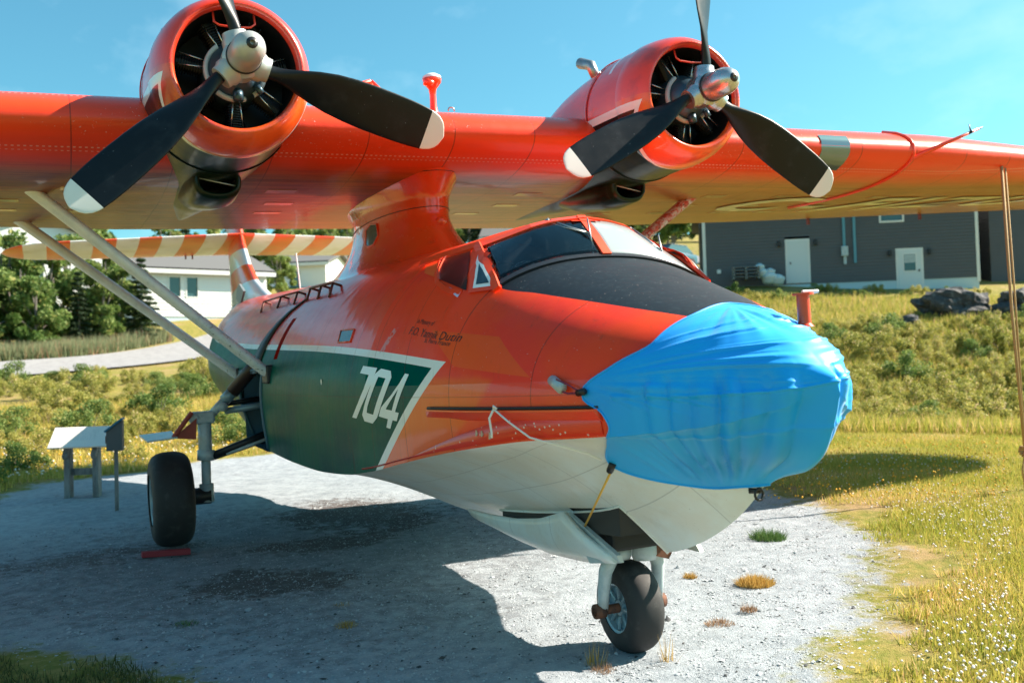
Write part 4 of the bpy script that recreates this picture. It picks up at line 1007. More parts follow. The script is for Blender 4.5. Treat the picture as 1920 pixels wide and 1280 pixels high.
# post on the bow
m = MB(); m.rev([(0, .058), (.02, .040), (.19, .040), (.195, .040)], (.35, .80, 2.19), 'Z', 20); m.rev([(.195, .001), (.195, .064), (.207, .064), (.207, .001)], (.35, .80, 2.19), 'Z', 20); m.build("bow_post", Mat("bow_post_orange", (.8, .06, .015), .35), plane, smooth=True).data.set_sharp_from_angle(angle=R(40))
m = MB(); m.tube([(.34, .79, 2.402), (.46, .79, 2.404)], .012, 6); m.build("post_latch", WHT, plane)
# mooring cleat on the bow side and stem ring
m = MB(); cpt = Vector(skinpt(1.47, 1.92, .0)); m.tube([cpt + Vector((-.045, .10, .035)), cpt + Vector((-.05, -.03, -.02))], [.035, .034], 14); m.tube([cpt, cpt + Vector((-.05, .03, 0))], .014, 8); m.build("mooring_cleat", GREY, plane, smooth=True)
m = MB(); m.tube([(-.03 + .03 * math.cos(a), .86, 1.20 + .035 * math.sin(a)) for a in np.linspace(0, 6.28, 14)], .009, 6); m.tube([(-.05, .93, 1.22), (.0, .88, 1.22)], .02, 8); m.build("stem_ring", BLK, plane, smooth=True)

# ================================================================== things on or under the aircraft
rp0 = Matrix.Rotation(-0.035, 4, 'Y')
def aw(p):
    return rp0 @ Vector(p)
# ---- blue nose cover
CV = Mat("blue_cover_cloth", (.0, .24, .66), .46, spec=.42)
cn = CV.noise(260, 2, .5); c1 = CV.noise(1.4, 3); cz0 = CV.xyz()
CV.base(CV.mix((.0, .385, .95), (.0, .315, .88), c1.ss(.4, .7))); CV.bump(cn, .12, .002); CV.set('Sheen Weight', .22); CV.set('Sheen Roughness', .35)
def ycut(t):
    a = abs(t[0]); return a
ed_t = [-1, -.85, -.67, -.38, -.15, 0, .08, .2, .33, .45, .6, .8, 1.0]; ed_y = [.80, .93, 1.17, 1.55, 1.34, 1.22, 1.19, 1.22, 1.34, 1.18, 1.02, 1.02, 1.10]
def ns1(v, s=0.):
    return mnoise.noise(Vector((v, s, s * 1.7)))
NU, NV = 230, 130; vs = []
tog = Vector((-.97, 1.36, 1.93))
for half in (-1, 1):
    pass
us_ = np.linspace(-1, 1, NU * 2 + 1)      # 0 = deck centre; -1/1 = keel; sign = side
def hull_at(Y, u):
    sg = -1 if u < 0 else 1; a = 1 - abs(u) * 2        # 1 deck .. -1 keel
    if a >= 0:
        xx, zz = surf(Y, a)
    else: xx, zz = bot(Y, 1 + a)
    return Vector((sg * float(xx), Y, float(zz))), a
eY = pchip(ed_t, ed_y)
tarr = np.array([1 - abs(u) * 2 for u in us_])
vs = []
cen = Vector((0, 1.35, 1.85))
for i in range(NV + 1):
    q = i / NV
    for j, u in enumerate(us_):
        a = tarr[j]; ye = float(eY(a)); Y = .252 + (ye - .252) * q ** 1.7
        p, _ = hull_at(Y, u); d = (p - cen); d.normalize()
        off = .022 if p.x < .3 else .012
        # cloth hangs straight down in front and bulges under the bow
        hang = math.exp(-((p.z - 1.52) / .20) ** 2) * math.exp(-((p.y - .45) / .42) ** 2)
        off += .17 * hang * (1 - q ** 3)
        endf = min(1, (1 - q) * 6)
        # folds radiating from the side toggles
        tp = Vector((-math.copysign(.97, -p.x if abs(p.x) > 1e-6 else 1) if p.x > 0 else -.97, 1.36, 1.93)); dv = p - tp; ang = math.atan2(dv.z, -dv.y + .02); ds = dv.length
        xb_ = min(1, abs(p.x) / .15)
        f1 = xb_ * (ns1(ang * 7 + 3, .3 + (2 if p.x > 0 else 0)) * .018 + .013 * max(0, 1 - abs(ns1(ang * 8 + ds * .5, 4.)) * 6) + .004 * max(0, 1 - abs(ns1(ang * 22 + ds, 9.)) * 4)) * min(1, ds * 2.2) * (1 if p.z > 1.9 else math.exp(-((p.z - 1.9) / .12) ** 2)) * endf
        # lower toggle fan
        tq = Vector((math.copysign(.7, p.x), 1.55, 1.40)); dw = p - tq; an2 = math.atan2(dw.z, -dw.y + .02)
        f2 = xb_ * (ns1(an2 * 6 + 9, 1.3) * .012) * min(1, dw.length * 2) * math.exp(-((p.z - 1.55) / .22) ** 2) * endf
        # vertical pleats across the front
        xa = math.atan2(p.x, .9 - p.y + .3)
        pl = (abs(ns1(xa * 5.2 + 1.7 + (p.z) * .5 + .25 * ns1(p.z * 4, 8.), 7.)) * 2 - .3 + .22 * ns1(xa * 15 + p.z * .9, 2.)) * .095 * (1 if p.z < 1.86 else math.exp(-((p.z - 1.86) / .07) ** 2)) * math.exp(-((p.y - .3) / .75) ** 2) * min(1, (1 - q) * 4) * (1 if p.x < .1 else .38)
        # crumple at the top edge
        tp2 = p - Vector((0, 1.05, 2.35)); f3 = ns1(math.atan2(tp2.x, -tp2.y) * 6, 5.) * .018 * math.exp(-(tp2.length / .45) ** 2) * endf
        big = mnoise.noise(p * 1.8 + Vector((3, 1, 7))) * .018
        off += f1 + f2 + pl + f3 + big * endf
        # sewn seams
        seam = 0
        for z0, hgt in ((1.86 + .035 * math.sin(p.x * 3), .012), (1.63 + .03 * math.sin(p.x * 4 + 1), .010)):
            seam += hgt * math.exp(-((p.z - z0) / .009) ** 2) * (1 if p.y < 1.15 else 0)
        off += seam
        off = max(off, .010)
        dn = Vector((p.x * 1.1, -(1.0 - p.y) * 1.1 if p.y < 1.0 else 0, (p.z - 1.75) * 1.2)); dn = dn.normalized() if dn.length > 1e-4 else d
        vs.append(p + dn * off)
NJ = len(us_); vs = [aw(p) for p in vs]
fs = [(i * NJ + j, i * NJ + j + 1, (i + 1) * NJ + j + 1, (i + 1) * NJ + j) for i in range(NV) for j in range(NJ - 1)]
fs += [(j, j + 1, NJ - 2 - j, NJ - 1 - j) for j in range((NJ - 1) // 2 - 1)]
cover = mesh("nose_cover", vs, fs, CV, None, True)
bm = bmesh.new(); bm.from_mesh(cover.data); bmesh.ops.remove_doubles(bm, verts=bm.verts, dist=.0004); tipv = [v for v in bm.verts if v.co.y < .42 and abs(v.co.x) < .28]
for _ in range(7): bmesh.ops.smooth_vert(bm, verts=tipv, factor=.5, use_axis_x=True, use_axis_y=True, use_axis_z=True)
bmesh.ops.recalc_face_normals(bm, faces=bm.faces); bm.to_mesh(cover.data); bm.free()
tag(cover, "bright blue cloth cover pulled over the nose of the flying boat", "cover")
# hem rolled along the rear edge
m = MB(); m.tube([vs[NV * NJ + j] for j in range(0, NJ, 3)], .008, 6); m.build("hem", CV, cover, smooth=True)
def cord(name, pts, r, mat, label, cat, n=8, parent=None):
    m = MB(); m.tube(pts, r, n); o = m.build(name, mat, parent, smooth=True)
    if label: tag(o, label, cat)
    return o
def ep(a, side=-1):   # a point on the cover edge
    u = side * (1 - a) / 2; j = int(round((u + 1) / 2 * (NJ - 1))); return vs[NV * NJ + j]
e1 = ep(.33); e2 = ep(-.38)
m = MB(); m.tube([e1 + Vector((-.01, .03, 0)), e1 + Vector((-.01, -.05, .01))], .022, 8); m.build("toggle", BLK, cover, smooth=True)
m = MB(); m.tube([e2 + Vector((-.01, .03, -.03)), e2 + Vector((-.02, -.03, .02))], .024, 8); m.build("toggle", BLK, cover, smooth=True)
CORD = Mat("purple_shock_cord", (.22, .02, .06), .6); cl_ = aw(cpt + Vector((-.05, .0, .01)))
m = MB(); m.tube([e1, (e1 + cl_) / 2 + Vector((-.02, 0, .025)), cl_ + Vector((-.01, .02, .03))], .006, 6); m.tube([e1, (e1 + cl_) / 2 + Vector((-.02, 0, -.03)), cl_ + Vector((-.01, .03, -.035))], .006, 6); m.build("shock_cord", CORD, cover, smooth=True)
YEL = Mat("yellow_bungee", (.75, .42, .06), .6); WROPE = Mat("white_rope", (.8, .8, .78), .7)
cord("bungee_cord", [e2 + Vector((-.01, .03, -.05)), aw((-.40, 2.42, .86))], .008, YEL, None, None, parent=None)
tag(bpy.data.objects["bungee_cord"], "thin yellow bungee cord from the blue cover's lower corner down to the nose wheel well", "bungee cord")
ra = aw((-1.262, 1.95, 1.785)); rb = e2 + Vector((-.02, .03, .06))
rope = empty("white_tie_rope", tuple(ra), label="thin white rope tied at the bow spray rail and running down to the blue cover", cat="rope")
def rel(p): return Vector(p) - ra
m = MB(); m.tube([rel(ra)] + [rel(aw((a_ - .03, b_ - .012, c_))) for a_, b_, c_ in ((-1.168, 1.881, 1.699), (-1.103, 1.71, 1.60), (-.988, 1.644, 1.556), (-.892, 1.614, 1.522), (-.774, 1.553, 1.474), (-.70, 1.52, 1.43))], .0065, 8); m.build("line", WROPE, rope, smooth=True)
m = MB(); m.tube([(0, 0, 0), (-.02, .03, -.06), (-.015, .01, -.15), (-.02, .0, -.185)], .008, 8); m.tube([(0, 0, 0), (-.01, -.02, .02), (.01, -.03, 0)], .008, 8); m.build("loose_end", WROPE, rope, smooth=True)
# wing tie-down rope
JUTE = Mat("jute_rope", (.42, .27, .12), .8); ta = aw(wing_pt(8.02, .02, -1)); tb = Vector((7.83, 5.45, .80))
tie = empty("tie_down_rope", tuple(ta), label="tan rope hanging from the port wing down to a knot above the grass", cat="rope")
m = MB(); L = tb - ta
m.tube([(0, 0, 0), L * .5 + Vector((-.03, 0, 0)), L], .020, 8); m.tube([(.07, 0, -.02), L * .5 + Vector((.05, .0, 0)), L + Vector((.01, 0, 0))], .013, 8); m.build("double_line", JUTE, tie, smooth=True)
m = MB()
for k in range(5): m.tube([L + Vector((.05 * math.cos(a + k), .05 * math.sin(a), -.03 * k)) for a in np.linspace(0, 6.2, 9)], .018, 6)
m.build("knot", JUTE, tie, smooth=True)
m = MB(); m.tube([L + Vector((0, 0, -.1)), L + Vector((-.06, 0, -.3)), L + Vector((-.02, 0, -.55))], .013, 6); m.tube([L + Vector((0, 0, -.1)), L + Vector((.07, 0, -.3)), L + Vector((.16, 0, -.62))], .016, 6); m.build("loose_end", JUTE, tie, smooth=True)
m = MB(); m.tube([Vector((0, 0, 0)) + p for p in (Vector((-.02, .02, -.01)), Vector((-.04, -.02, .12)), Vector((.03, .10, .22)), Vector((.07, .25, .27)))], .010, 6); m.build("wing_loop", JUTE, tie, smooth=True)

# ================================================================== TERRAIN
TP = [(-8.0, -4.0, -0.55), (-4.0, -4.0, -0.41), (0.0, -4.0, -0.27), (4.0, -4.0, -0.13), (8.0, -4.0, 0.01), (-8.0, 2.0, -0.43), (-4.0, 2.0, -0.29), (0.0, 2.0, -0.15), (4.0, 2.0, -0.01), (8.0, 2.0, 0.13), (-8.0, 8.0, -0.31), (-4.0, 8.0, -0.17), (0.0, 8.0, -0.03), (4.0, 8.0, 0.11), (8.0, 8.0, 0.25), (-8.0, 14.0, -0.19), (-4.0, 14.0, -0.05), (0.0, 14.0, 0.09), (4.0, 14.0, 0.23), (8.0, 14.0, 0.37), (-7.6, 26.1, 0.41), (-3.89, 24.43, 0.29), (-0.8, 23.03, 0.19), (-3.86, 30.98, 1.07), (0.06, 30.3, 1.09), (-1.98, 37.78, 1.93), (-5.9, 45.03, 2.52), (-6.15, 51.7, 3.51), (3.4, 49.58, 3.32), (4.26, 55.74, 4.41), (-1.14, 54.9, 4.07), (11.94, 48.98, 3.94), (-6.58, 62.83, 4.76), (2.19, 61.01, 6.12), (5.89, 63.71, 6.69), (15.41, 74.69, 9.13), (24.91, 70.43, 7.99), (14.09, 17.37, 0.7), (16.66, 16.21, 0.58), (19.22, 15.05, 0.43), (21.79, 13.9, 0.25), (18.79, 22.89, 1.71), (21.25, 20.68, 1.62), (24.39, 19.26, 1.69), (24.83, 29.97, 3.66), (27.39, 26.61, 3.67), (30.43, 24.14, 3.71), (27.16, 36.53, 5.7), (31.91, 34.39, 5.5), (37.02, 30.98, 5.29), (42.84, 28.35, 5.24), (31.7, 47.58, 7.99), (40.16, 63.4, 11.26), (43.65, 94.6, 16.02), (33.18, 99.36, 15.5), (19.42, 116.58, 15.4), (-3.53, 105.18, 10.64), (70.85, 104.15, 19.0), (73.46, 59.34, 10.13), (86.3, 53.54, 9.72), (-15.14, 66.7, 5.03), (-12.17, 47.86, 2.84),
      (-16, 5, -.4), (-16, 22, 0.), (14, 0, .2), (16, 8, .3), (-60, 40, 2.), (-60, 100, 8.), (200, 60, 14.), (150, 200, 26.), (0, 220, 20.), (-150, 200, 14.), (-30, -30, -1.), (60, -30, .5), (50, 5, 1.5)]
TPa = np.array(TP)
def tps(r2): return np.where(r2 > 1e-9, .5 * r2 * np.log(np.maximum(r2, 1e-9)), 0)
_n = len(TPa); _A = np.zeros((_n + 3, _n + 3)); _d = ((TPa[:, None, :2] - TPa[None, :, :2]) ** 2).sum(-1)
_A[:_n, :_n] = tps(_d) + np.eye(_n) * 2.0; _A[:_n, _n] = 1; _A[:_n, _n + 1:] = TPa[:, :2]; _A[_n, :_n] = 1; _A[_n + 1:, :_n] = TPa[:, :2].T
_w = np.linalg.solve(_A, np.concatenate([TPa[:, 2], [0, 0, 0]]))
def terr(x, y):
    x = np.asarray(x, float); y = np.asarray(y, float); sh = x.shape; x = x.ravel(); y = y.ravel(); out_ = np.empty(len(x))
    for i in range(0, len(x), 20000):
        a, b = x[i:i + 20000], y[i:i + 20000]; r2 = (a[:, None] - TPa[None, :, 0]) ** 2 + (b[:, None] - TPa[None, :, 1]) ** 2
        out_[i:i + 20000] = tps(r2) @ _w[:_n] + _w[_n] + _w[_n + 1] * a + _w[_n + 2] * b
    # keep the stand exactly planar under the aircraft
    pl = .035 * x - .138 + (y - 2.54) * .0198; k = np.clip((11.5 - np.hypot(x - 0, y - 5)) / 3.0, 0, 1); k = k * k * (3 - 2 * k)
    return (out_ * (1 - k) + pl * k).reshape(sh)
def gz(x, y): return float(terr(np.array([x]), np.array([y]))[0])
# gravel stand: signed distance to an outline
PAD = [(0.65, 1.27), (0.96, 1.46), (2.14, 2.29), (3.08, 3.19), (4.41, 4.72), (5.0, 6.28), (5.5, 7.6), (6.2, 11), (6.0, 17), (3.5, 21.2), (-0.26, 21.0), (-1.25, 20.4), (-2.31, 19.9), (-3.61, 19.2), (-4.31, 18.95), (-4.9, 17.0), (-7.5, 14.5), (-9, 10), (-7, 7), (-4.4, 5.6), (-3.95, 5.2), (-3.4, 4.3), (-2.89, 3.55), (-2.5, 1.5), (-1, 0.2)]
PADa = np.array(PAD)
def pad_sd(x, y):
    x = np.asarray(x, float).ravel(); y = np.asarray(y, float).ravel(); best = np.full(len(x), 1e9); ins = np.zeros(len(x), bool)
    for i in range(len(PADa)):
        a, b = PADa[i], PADa[(i + 1) % len(PADa)]; e = b - a; px_, py_ = x - a[0], y - a[1]
        t = np.clip((px_ * e[0] + py_ * e[1]) / (e @ e), 0, 1); best = np.minimum(best, np.hypot(px_ - e[0] * t, py_ - e[1] * t))
        c_ = ((a[1] > y) != (b[1] > y)) & (x < (b[0] - a[0]) * (y - a[1]) / (b[1] - a[1] + 1e-12) + a[0]); ins ^= c_
    return np.where(ins, best, -best)
def axis_pts(segs):
    o = [segs[0][0]]
    for a, b, st_ in segs: o += list(np.linspace(a, b, max(2, int(abs(b - a) / st_) + 1))[1:])
    return np.array(o)
gx = axis_pts([(-1500, -300, 150), (-300, -60, 20), (-60, -14, 2), (-14, 14, .11), (14, 50, .5), (50, 110, 3), (110, 400, 25), (400, 1600, 150)])
gy = axis_pts([(-300, -30, 30), (-30, -5, 2), (-5, 24, .11), (24, 70, .5), (70, 140, 3), (140, 400, 25), (400, 2000, 150)])
GX, GY = np.meshgrid(gx, gy); GZ = terr(np.clip(GX, -150, 200), np.clip(GY, -40, 220))
sd_ = pad_sd(GX, GY)
dirt = rng.normal(0, 1, GX.shape) * .004
near_ = (np.abs(GX) < 14) & (GY > -5) & (GY < 24)
lump = np.zeros(GX.shape)
for kx_, ky_, ph, am in ((1.3, .7, .4, .012), (2.9, -1.7, 1.9, .008), (.6, 2.3, 3., .014), (5.1, 3.3, .7, .005), (-4.4, 6.1, 2.2, .004)): lump += am * np.sin(GX * kx_ + GY * ky_ + ph)
GZ = GZ + np.where(near_, dirt + lump, 0)
nxg, nyg = len(gx), len(gy); idx = np.arange(nxg * nyg).reshape(nyg, nxg)
gf = np.stack([idx[:-1, :-1], idx[:-1, 1:], idx[1:, 1:], idx[1:, :-1]], -1).reshape(-1, 4)
GM = Mat("ground_surface", (.4, .4, .4), .95, spec=.15)
sdv = GM.attr("pad"); a1 = GM.noise(.9, 5, .65); a2 = GM.noise(6, 5, .7); a3 = GM.noise(38, 4, .7); a4 = GM.noise(140, 2, .6)
m_ = (sdv + (a1 - .5) * 1.6 + (a2 - .5) * 1.1).ss(-.18, .22)
vg = GM.voro(26)
grav = GM.mix((.35, .385, .42), (.24, .27, .30), a2.ss(.35, .7)); grav = GM.mix(grav, (.47, .51, .55), a3.ss(.5, .75) * .6); grav = GM.mix(grav, (.15, .17, .19), a4.ss(.60, .78) * .6)
dk_ = GM.noise(3.2, 6, .75, dist=.8)
grav = GM.mix(grav, (.10, .098, .09), dk_.ss(.58, .70) * a3.ss(.35, .6) * .9)
grav = GM.mix(grav, (.17, .14, .085), a1.ss(.62, .75) * a2.ss(.45, .6) * .5)
gras = GM.mix((.16, .17, .03), (.30, .24, .07), a2.ss(.35, .65)); gras = GM.mix(gras, (.36, .24, .13), a1.ss(.45, .68) * .8); gras = GM.mix(gras, (.12, .14, .02), a3.ss(.6, .8) * .5)
gxx, gyy, gzz = GM.xyz()
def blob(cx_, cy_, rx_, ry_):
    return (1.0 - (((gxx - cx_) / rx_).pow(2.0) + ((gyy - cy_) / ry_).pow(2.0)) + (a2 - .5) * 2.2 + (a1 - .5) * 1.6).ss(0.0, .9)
st_ = (blob(.1, 10.3, 1.3, 1.9) + blob(-1.9, 6.6, 1.0, .9) * .8 + blob(-.9, 8.4, 1.1, .7) * .7 + blob(-3.6, 9.4, 1.4, .9) * .5 + blob(-1.5, 8.0, 3.6, 4.6) * .38).min(1.0)  # soil stains; the widest blob also paints the aircraft's shadow deeper
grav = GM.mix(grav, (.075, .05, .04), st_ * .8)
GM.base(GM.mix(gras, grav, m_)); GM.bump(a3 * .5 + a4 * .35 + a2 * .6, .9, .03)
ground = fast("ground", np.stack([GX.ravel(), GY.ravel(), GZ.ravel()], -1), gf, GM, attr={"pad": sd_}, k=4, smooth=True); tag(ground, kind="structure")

# ---- road in the background
RD = Mat("road_asphalt", (.24, .235, .23), .9, spec=.2); rn_ = RD.noise(3, 5, .7); RD.base(RD.mix((.30, .295, .30), (.24, .235, .24), rn_.ss(.4, .65)))
rc_ = np.array([(-60, 33), (-30, 40), (-16, 44.2), (-6, 46.6), (-1.5, 48.4), (3.6, 52.4), (9, 57), (20, 63), (30, 60.), (36, 52), (38, 48), (60, 44)], float); tt = np.linspace(0, len(rc_) - 1, 160)
fxr = pchip(np.arange(len(rc_)), rc_[:, 0]); fyr = pchip(np.arange(len(rc_)), rc_[:, 1]); rx, ry = fxr(tt), fyr(tt); tn = np.stack([np.gradient(rx), np.gradient(ry)], -1); tn /= np.linalg.norm(tn, axis=1)[:, None]
offs = np.linspace(-2.6, 2.6, 9); vx = rx[:, None] - tn[:, 1:2] * offs; vy = ry[:, None] + tn[:, 0:1] * offs; vz = terr(vx, vy) + .10
vs = np.stack([vx.ravel(), vy.ravel(), vz.ravel()], -1); n9 = 9; fs = [(i * n9 + j, i * n9 + j + 1, (i + 1) * n9 + j + 1, (i + 1) * n9 + j) for i in range(159) for j in range(8)]
tag(mesh("road", vs, fs, RD), kind="structure")

# ================================================================== BUILDINGS
SID = Mat("charcoal_siding", (.10, .10, .105), .6); s1 = SID.noise(2, 4); SID.base(SID.mix((.11, .108, .112), (.09, .09, .093), s1))
TRIM = Mat("white_trim", (.72, .72, .70), .5); CONC = Mat("painted_foundation", (.50, .62, .66), .8); ROOFG = Mat("grey_shingles", (.12, .12, .12), .85)
WSID = Mat("white_siding", (.78, .78, .76), .5); WG2 = Mat("house_window_glass", (.04, .09, .10), .1, spec=.8)
DOORM = Mat("white_door_paint", (.62, .66, .67), .4)
def wall_siding(m, A, B, z0, z1, nrm, step=.16, mi=0, openings=()):
    """lapped boards between ground points A, B (2-D), skipping openings (s0, s1, z0, z1) along the wall"""
    A, B = Vector((A[0], A[1], 0)), Vector((B[0], B[1], 0)); Lw = (B - A).length; d = (B - A) / Lw; n = Vector((nrm[0], nrm[1], 0)).normalized()
    k = 0; zz = z0
    while zz < z1 - 1e-4:
        zt_ = min(z1, zz + step); segs = [(0, Lw)]
        for s0, s1_, o0, o1 in openings:
            if o0 < zt_ - .02 and o1 > zz + .02: segs = [q for a, b in segs for q in ((a, min(b, s0)), (max(a, s1_), b)) if q[1] - q[0] > .02]
        for a, b in segs:
            p, q = A + d * a, A + d * b; m.quad(p + n * .04 + Vector((0, 0, zz)), q + n * .04 + Vector((0, 0, zz)), q + n * .004 + Vector((0, 0, zt_)), p + n * .004 + Vector((0, 0, zt_)), mi); m.quad(p + Vector((0, 0, zz)), q + Vector((0, 0, zz)), q + n * .04 + Vector((0, 0, zz)), p + n * .04 + Vector((0, 0, zz)), mi)
        zz = zt_
class Bld:
    def __init__(s, name, A, B, depth, zb, zw, label, cat, side=1, group=None):
        """A,B front ground corners (2-D); depth away from the viewer"""
        s.A, s.B = Vector((A[0], A[1], 0)), Vector((B[0], B[1], 0)); s.L = (s.B - s.A).length; s.d = (s.B - s.A) / s.L; s.n = Vector((s.d.y, -s.d.x, 0)) * side
        s.zb, s.zw, s.dep = zb, zw, depth; s.o = empty(name, (s.A.x, s.A.y, zb), 0, label, cat, group); s.org = Vector((s.A.x, s.A.y, zb))
    def P(s, a, z_, out_=0.): return s.A + s.d * a + s.n * out_ + Vector((0, 0, z_)) - s.org
    def box(s, name, a0, a1, z0, z1, o0, o1, mat, parent=None, bevel=0.):
        m = MB(); m.add([s.P(a, z_, o_) for a in (a0, a1) for o_ in (o0, o1) for z_ in (z0, z1)], [(0, 1, 3, 2), (4, 6, 7, 5), (0, 4, 5, 1), (2, 3, 7, 6), (0, 2, 6, 4), (1, 5, 7, 3)]); return m.build(name, mat, parent or s.o, bevel=bevel)
    def window(s, a0, a1, z0, z1, frame=TRIM, mull=False, name="window"):
        m = MB(); t = .09
        for (x0, x1, y0, y1) in ((a0 - t, a1 + t, z1, z1 + t), (a0 - t, a1 + t, z0 - t, z0), (a0 - t, a0, z0, z1), (a1, a1 + t, z0, z1)) + (((a0 + a1) / 2 - .03, (a0 + a1) / 2 + .03, z0, z1),) * (1 if mull else 0):
            m.add([s.P(a, z_, o_) for a in (x0, x1) for o_ in (-.02, .05) for z_ in (y0, y1)], [(0, 1, 3, 2), (4, 6, 7, 5), (0, 4, 5, 1), (2, 3, 7, 6), (0, 2, 6, 4), (1, 5, 7, 3)])
        f = m.build(name, frame, s.o); s_ = MB(); s_.quad(s.P(a0, z0, -.03), s.P(a1, z0, -.03), s.P(a1, z1, -.03), s.P(a0, z1, -.03)); s_.build("pane", WG2, f); return f
# grey building beyond the bow
gb = Bld("grey_building", (26.55, 39.0), (37.57, 31.83), 9, 5.0, 10.2, "large charcoal-sided building with two white doors on the slope beyond the nose", "building")
Zf = 6.05
doors = [(3.95, 5.15, 6.12, 8.33), (9.25, 10.55, 5.5, 7.62)]; wins = [(8.55, 9.7, 8.95, 9.9)]
m = MB(); wall_siding(m, (26.55, 39.0), (37.57, 31.83), Zf, 10.2, (gb.n.x, gb.n.y), openings=[(a, b, c_, d_) for a, b, c_, d_ in doors + wins])
endB = gb.B - gb.n * 9; endA = gb.A - gb.n * 9
wall_siding(m, (gb.B.x, gb.B.y), (endB.x, endB.y), Zf, 10.2, (gb.d.x, gb.d.y)); wall_siding(m, (endA.x, endA.y), (gb.A.x, gb.A.y), Zf, 10.2, (-gb.d.x, -gb.d.y)); wall_siding(m, (endB.x, endB.y), (endA.x, endA.y), Zf, 10.2, (-gb.n.x, -gb.n.y))
m.v = [tuple(Vector(v) - gb.org) for v in m.v]; m.build("siding", SID, gb.o, recalc=False)
fnd = gb.box("foundation", .03, gb.L - .03, 4.0, Zf, -8.9, .01, CONC)
for a in (0, gb.L): gb.box("corner_board", a - .12, a + .03, Zf - .2, 10.2, -.12, .045, TRIM)
for i, (a, b, c_, d_) in enumerate(doors):
    f = gb.box("door_frame", a, b, c_ - .02, d_, -.12, .03, TRIM); dr = gb.box("door", a + .10, b - .10, c_, d_ - .1, .0, .05, DOORM)
    gb.box("handle", (a + .2) if i == 0 else (b - .25), (a + .26) if i == 0 else (b - .19), c_ + .95, c_ + 1.05, .05, .10, BLK, dr)
    if i == 1:
        gb.box("door_window_frame", a + .32, b - .32, c_ + .95, c_ + 1.85, .05, .065, TRIM, dr); gb.box("door_window", a + .38, b - .38, c_ + 1.0, c_ + 1.8, .066, .072, WG2, dr)
        for k_ in range(6): gb.box("blind_slat", a + .39, b - .39, c_ + 1.40 + k_ * .065, c_ + 1.44 + k_ * .065, .073, .078, DOORM, dr)
    for q in (a - .35, b + .22): gb.box("wall_lamp", q - .02, q + .14, d_ - .35, d_ - .08, .03, .2, BLK, None, .03)
gb.window(8.62, 9.63, 9.02, 9.83)
for a, z0 in ((6.75, 7.6), (7.25, 7.0)): gb.box("conduit", a, a + .13, z0, 10.2, .03, .12, Mat("blue_grey_pipe", (.10, .28, .36), .5))
gb.box("meter_box", 6.65, 6.98, 7.35, 7.85, .03, .22, GREY, None, .04); gb.box("drop_pipe", 6.76, 6.90, 6.95, 7.4, .03, .12, GREY)
gb.box("wall_vent", .55, .75, 6.75, 6.95, .03, .08, TRIM, None, .03)
m = MB(); mid = gb.L / 2
m.add([gb.P(a, z_, o_) for a in (-.4, gb.L + .4) for o_, z_ in ((.5, 10.1), (-4.5, 12.6), (-9.5, 10.1), (-4.5, 12.45))], [(0, 1, 5, 4), (1, 2, 6, 5), (0, 3, 7, 4), (3, 2, 6, 7), (0, 1, 3), (1, 2, 3), (4, 5, 7), (5, 6, 7)]); m.build("roof", ROOFG, gb.o)
for sgn in (0, 1):
    a = gb.L * sgn; m = MB(); m.add([gb.P(a, 10.2, 0), gb.P(a, 10.2, -9), gb.P(a, 12.35, -4.5)], [(0, 1, 2)]); m.build("gable", SID, gb.o)
# things by its wall: pallet pile, tarp heap, weed tuft
pz_ = gb.A + gb.d * 1.9 + gb.n * .9; pile = empty("pallet_pile", (pz_.x, pz_.y, gz(pz_.x, pz_.y)), math.atan2(gb.d.y, gb.d.x), "small dark stack of pallets against the charcoal building", "pallets")
for k in range(4):
    m = MB()
    for j in range(5): m.box((0, -.4 + j * .2, .1 + k * .16 + .45), (1.3, .13, .03))
    for j in range(3): m.box((-.6 + .6 * j, 0, .03 + k * .16 + .45), (.1, .95, .09))
    m.build("pallet", Mat("weathered_wood", (.16, .17, .17), .85) if k == 0 else bpy.data.materials["weathered_wood"], pile)
WWOOD = bpy.data.materials["weathered_wood"]
pt_ = gb.A + gb.d * 3.05 + gb.n * .8; zt0 = gz(pt_.x, pt_.y); m = MB()
for (dx, dz, r_) in ((0, .5, .42), (-.35, .75, .33), (.4, .4, .36), (-.45, 1.05, .25), (.05, .8, .25)): m.rev([(-r_ * .8, .001)] + [(r_ * .8 * math.sin(a), r_ * math.cos(a) * (1 + .12 * math.sin(a * 5))) for a in np.linspace(-1.4, 1.4, 9)] + [(r_ * .8, .001)], (dx, 0, dz), 'Z', 12)
o = m.build("tarp_heap", Mat("pale_tarp", (.5, .6, .63), .5), None, smooth=True); o.location = (pt_.x, pt_.y, zt0); o.rotation_euler = (0, 0, math.atan2(gb.d.y, gb.d.x)); tag(o, "pale tarpaulin heap beside the pallets at the foot of the charcoal building", "tarpaulin")
# second (right) buildings
b2 = Bld("dark_outbuilding", (40.2, 33.4), (42.3, 32.4), 7, 5.0, 10.6, "narrow dark building just right of the grey one, seen end on", "building")
m = MB(); wall_siding(m, (40.2, 33.4), (42.3, 32.4), 5.6, 10.6, (b2.n.x, b2.n.y)); eb = b2.B - b2.n * 7; ea = b2.A - b2.n * 7; wall_siding(m, (b2.B.x, b2.B.y), (eb.x, eb.y), 5.6, 10.6, (b2.d.x, b2.d.y)); wall_siding(m, (ea.x, ea.y), (b2.A.x, b2.A.y), 5.6, 10.6, (-b2.d.x, -b2.d.y))
m.v = [tuple(Vector(v) - b2.org) for v in m.v]; m.build("siding", SID, b2.o, recalc=False); b2.box("foundation", .02, b2.L - .02, 4.2, 5.6, -6.9, .01, CONC); b2.box("corner_board", b2.L - .22, b2.L + .03, 5.5, 10.6, -.1, .05, TRIM); b2.box("roof", -.3, b2.L + .3, 10.6, 10.8, -7.3, .3, ROOFG)
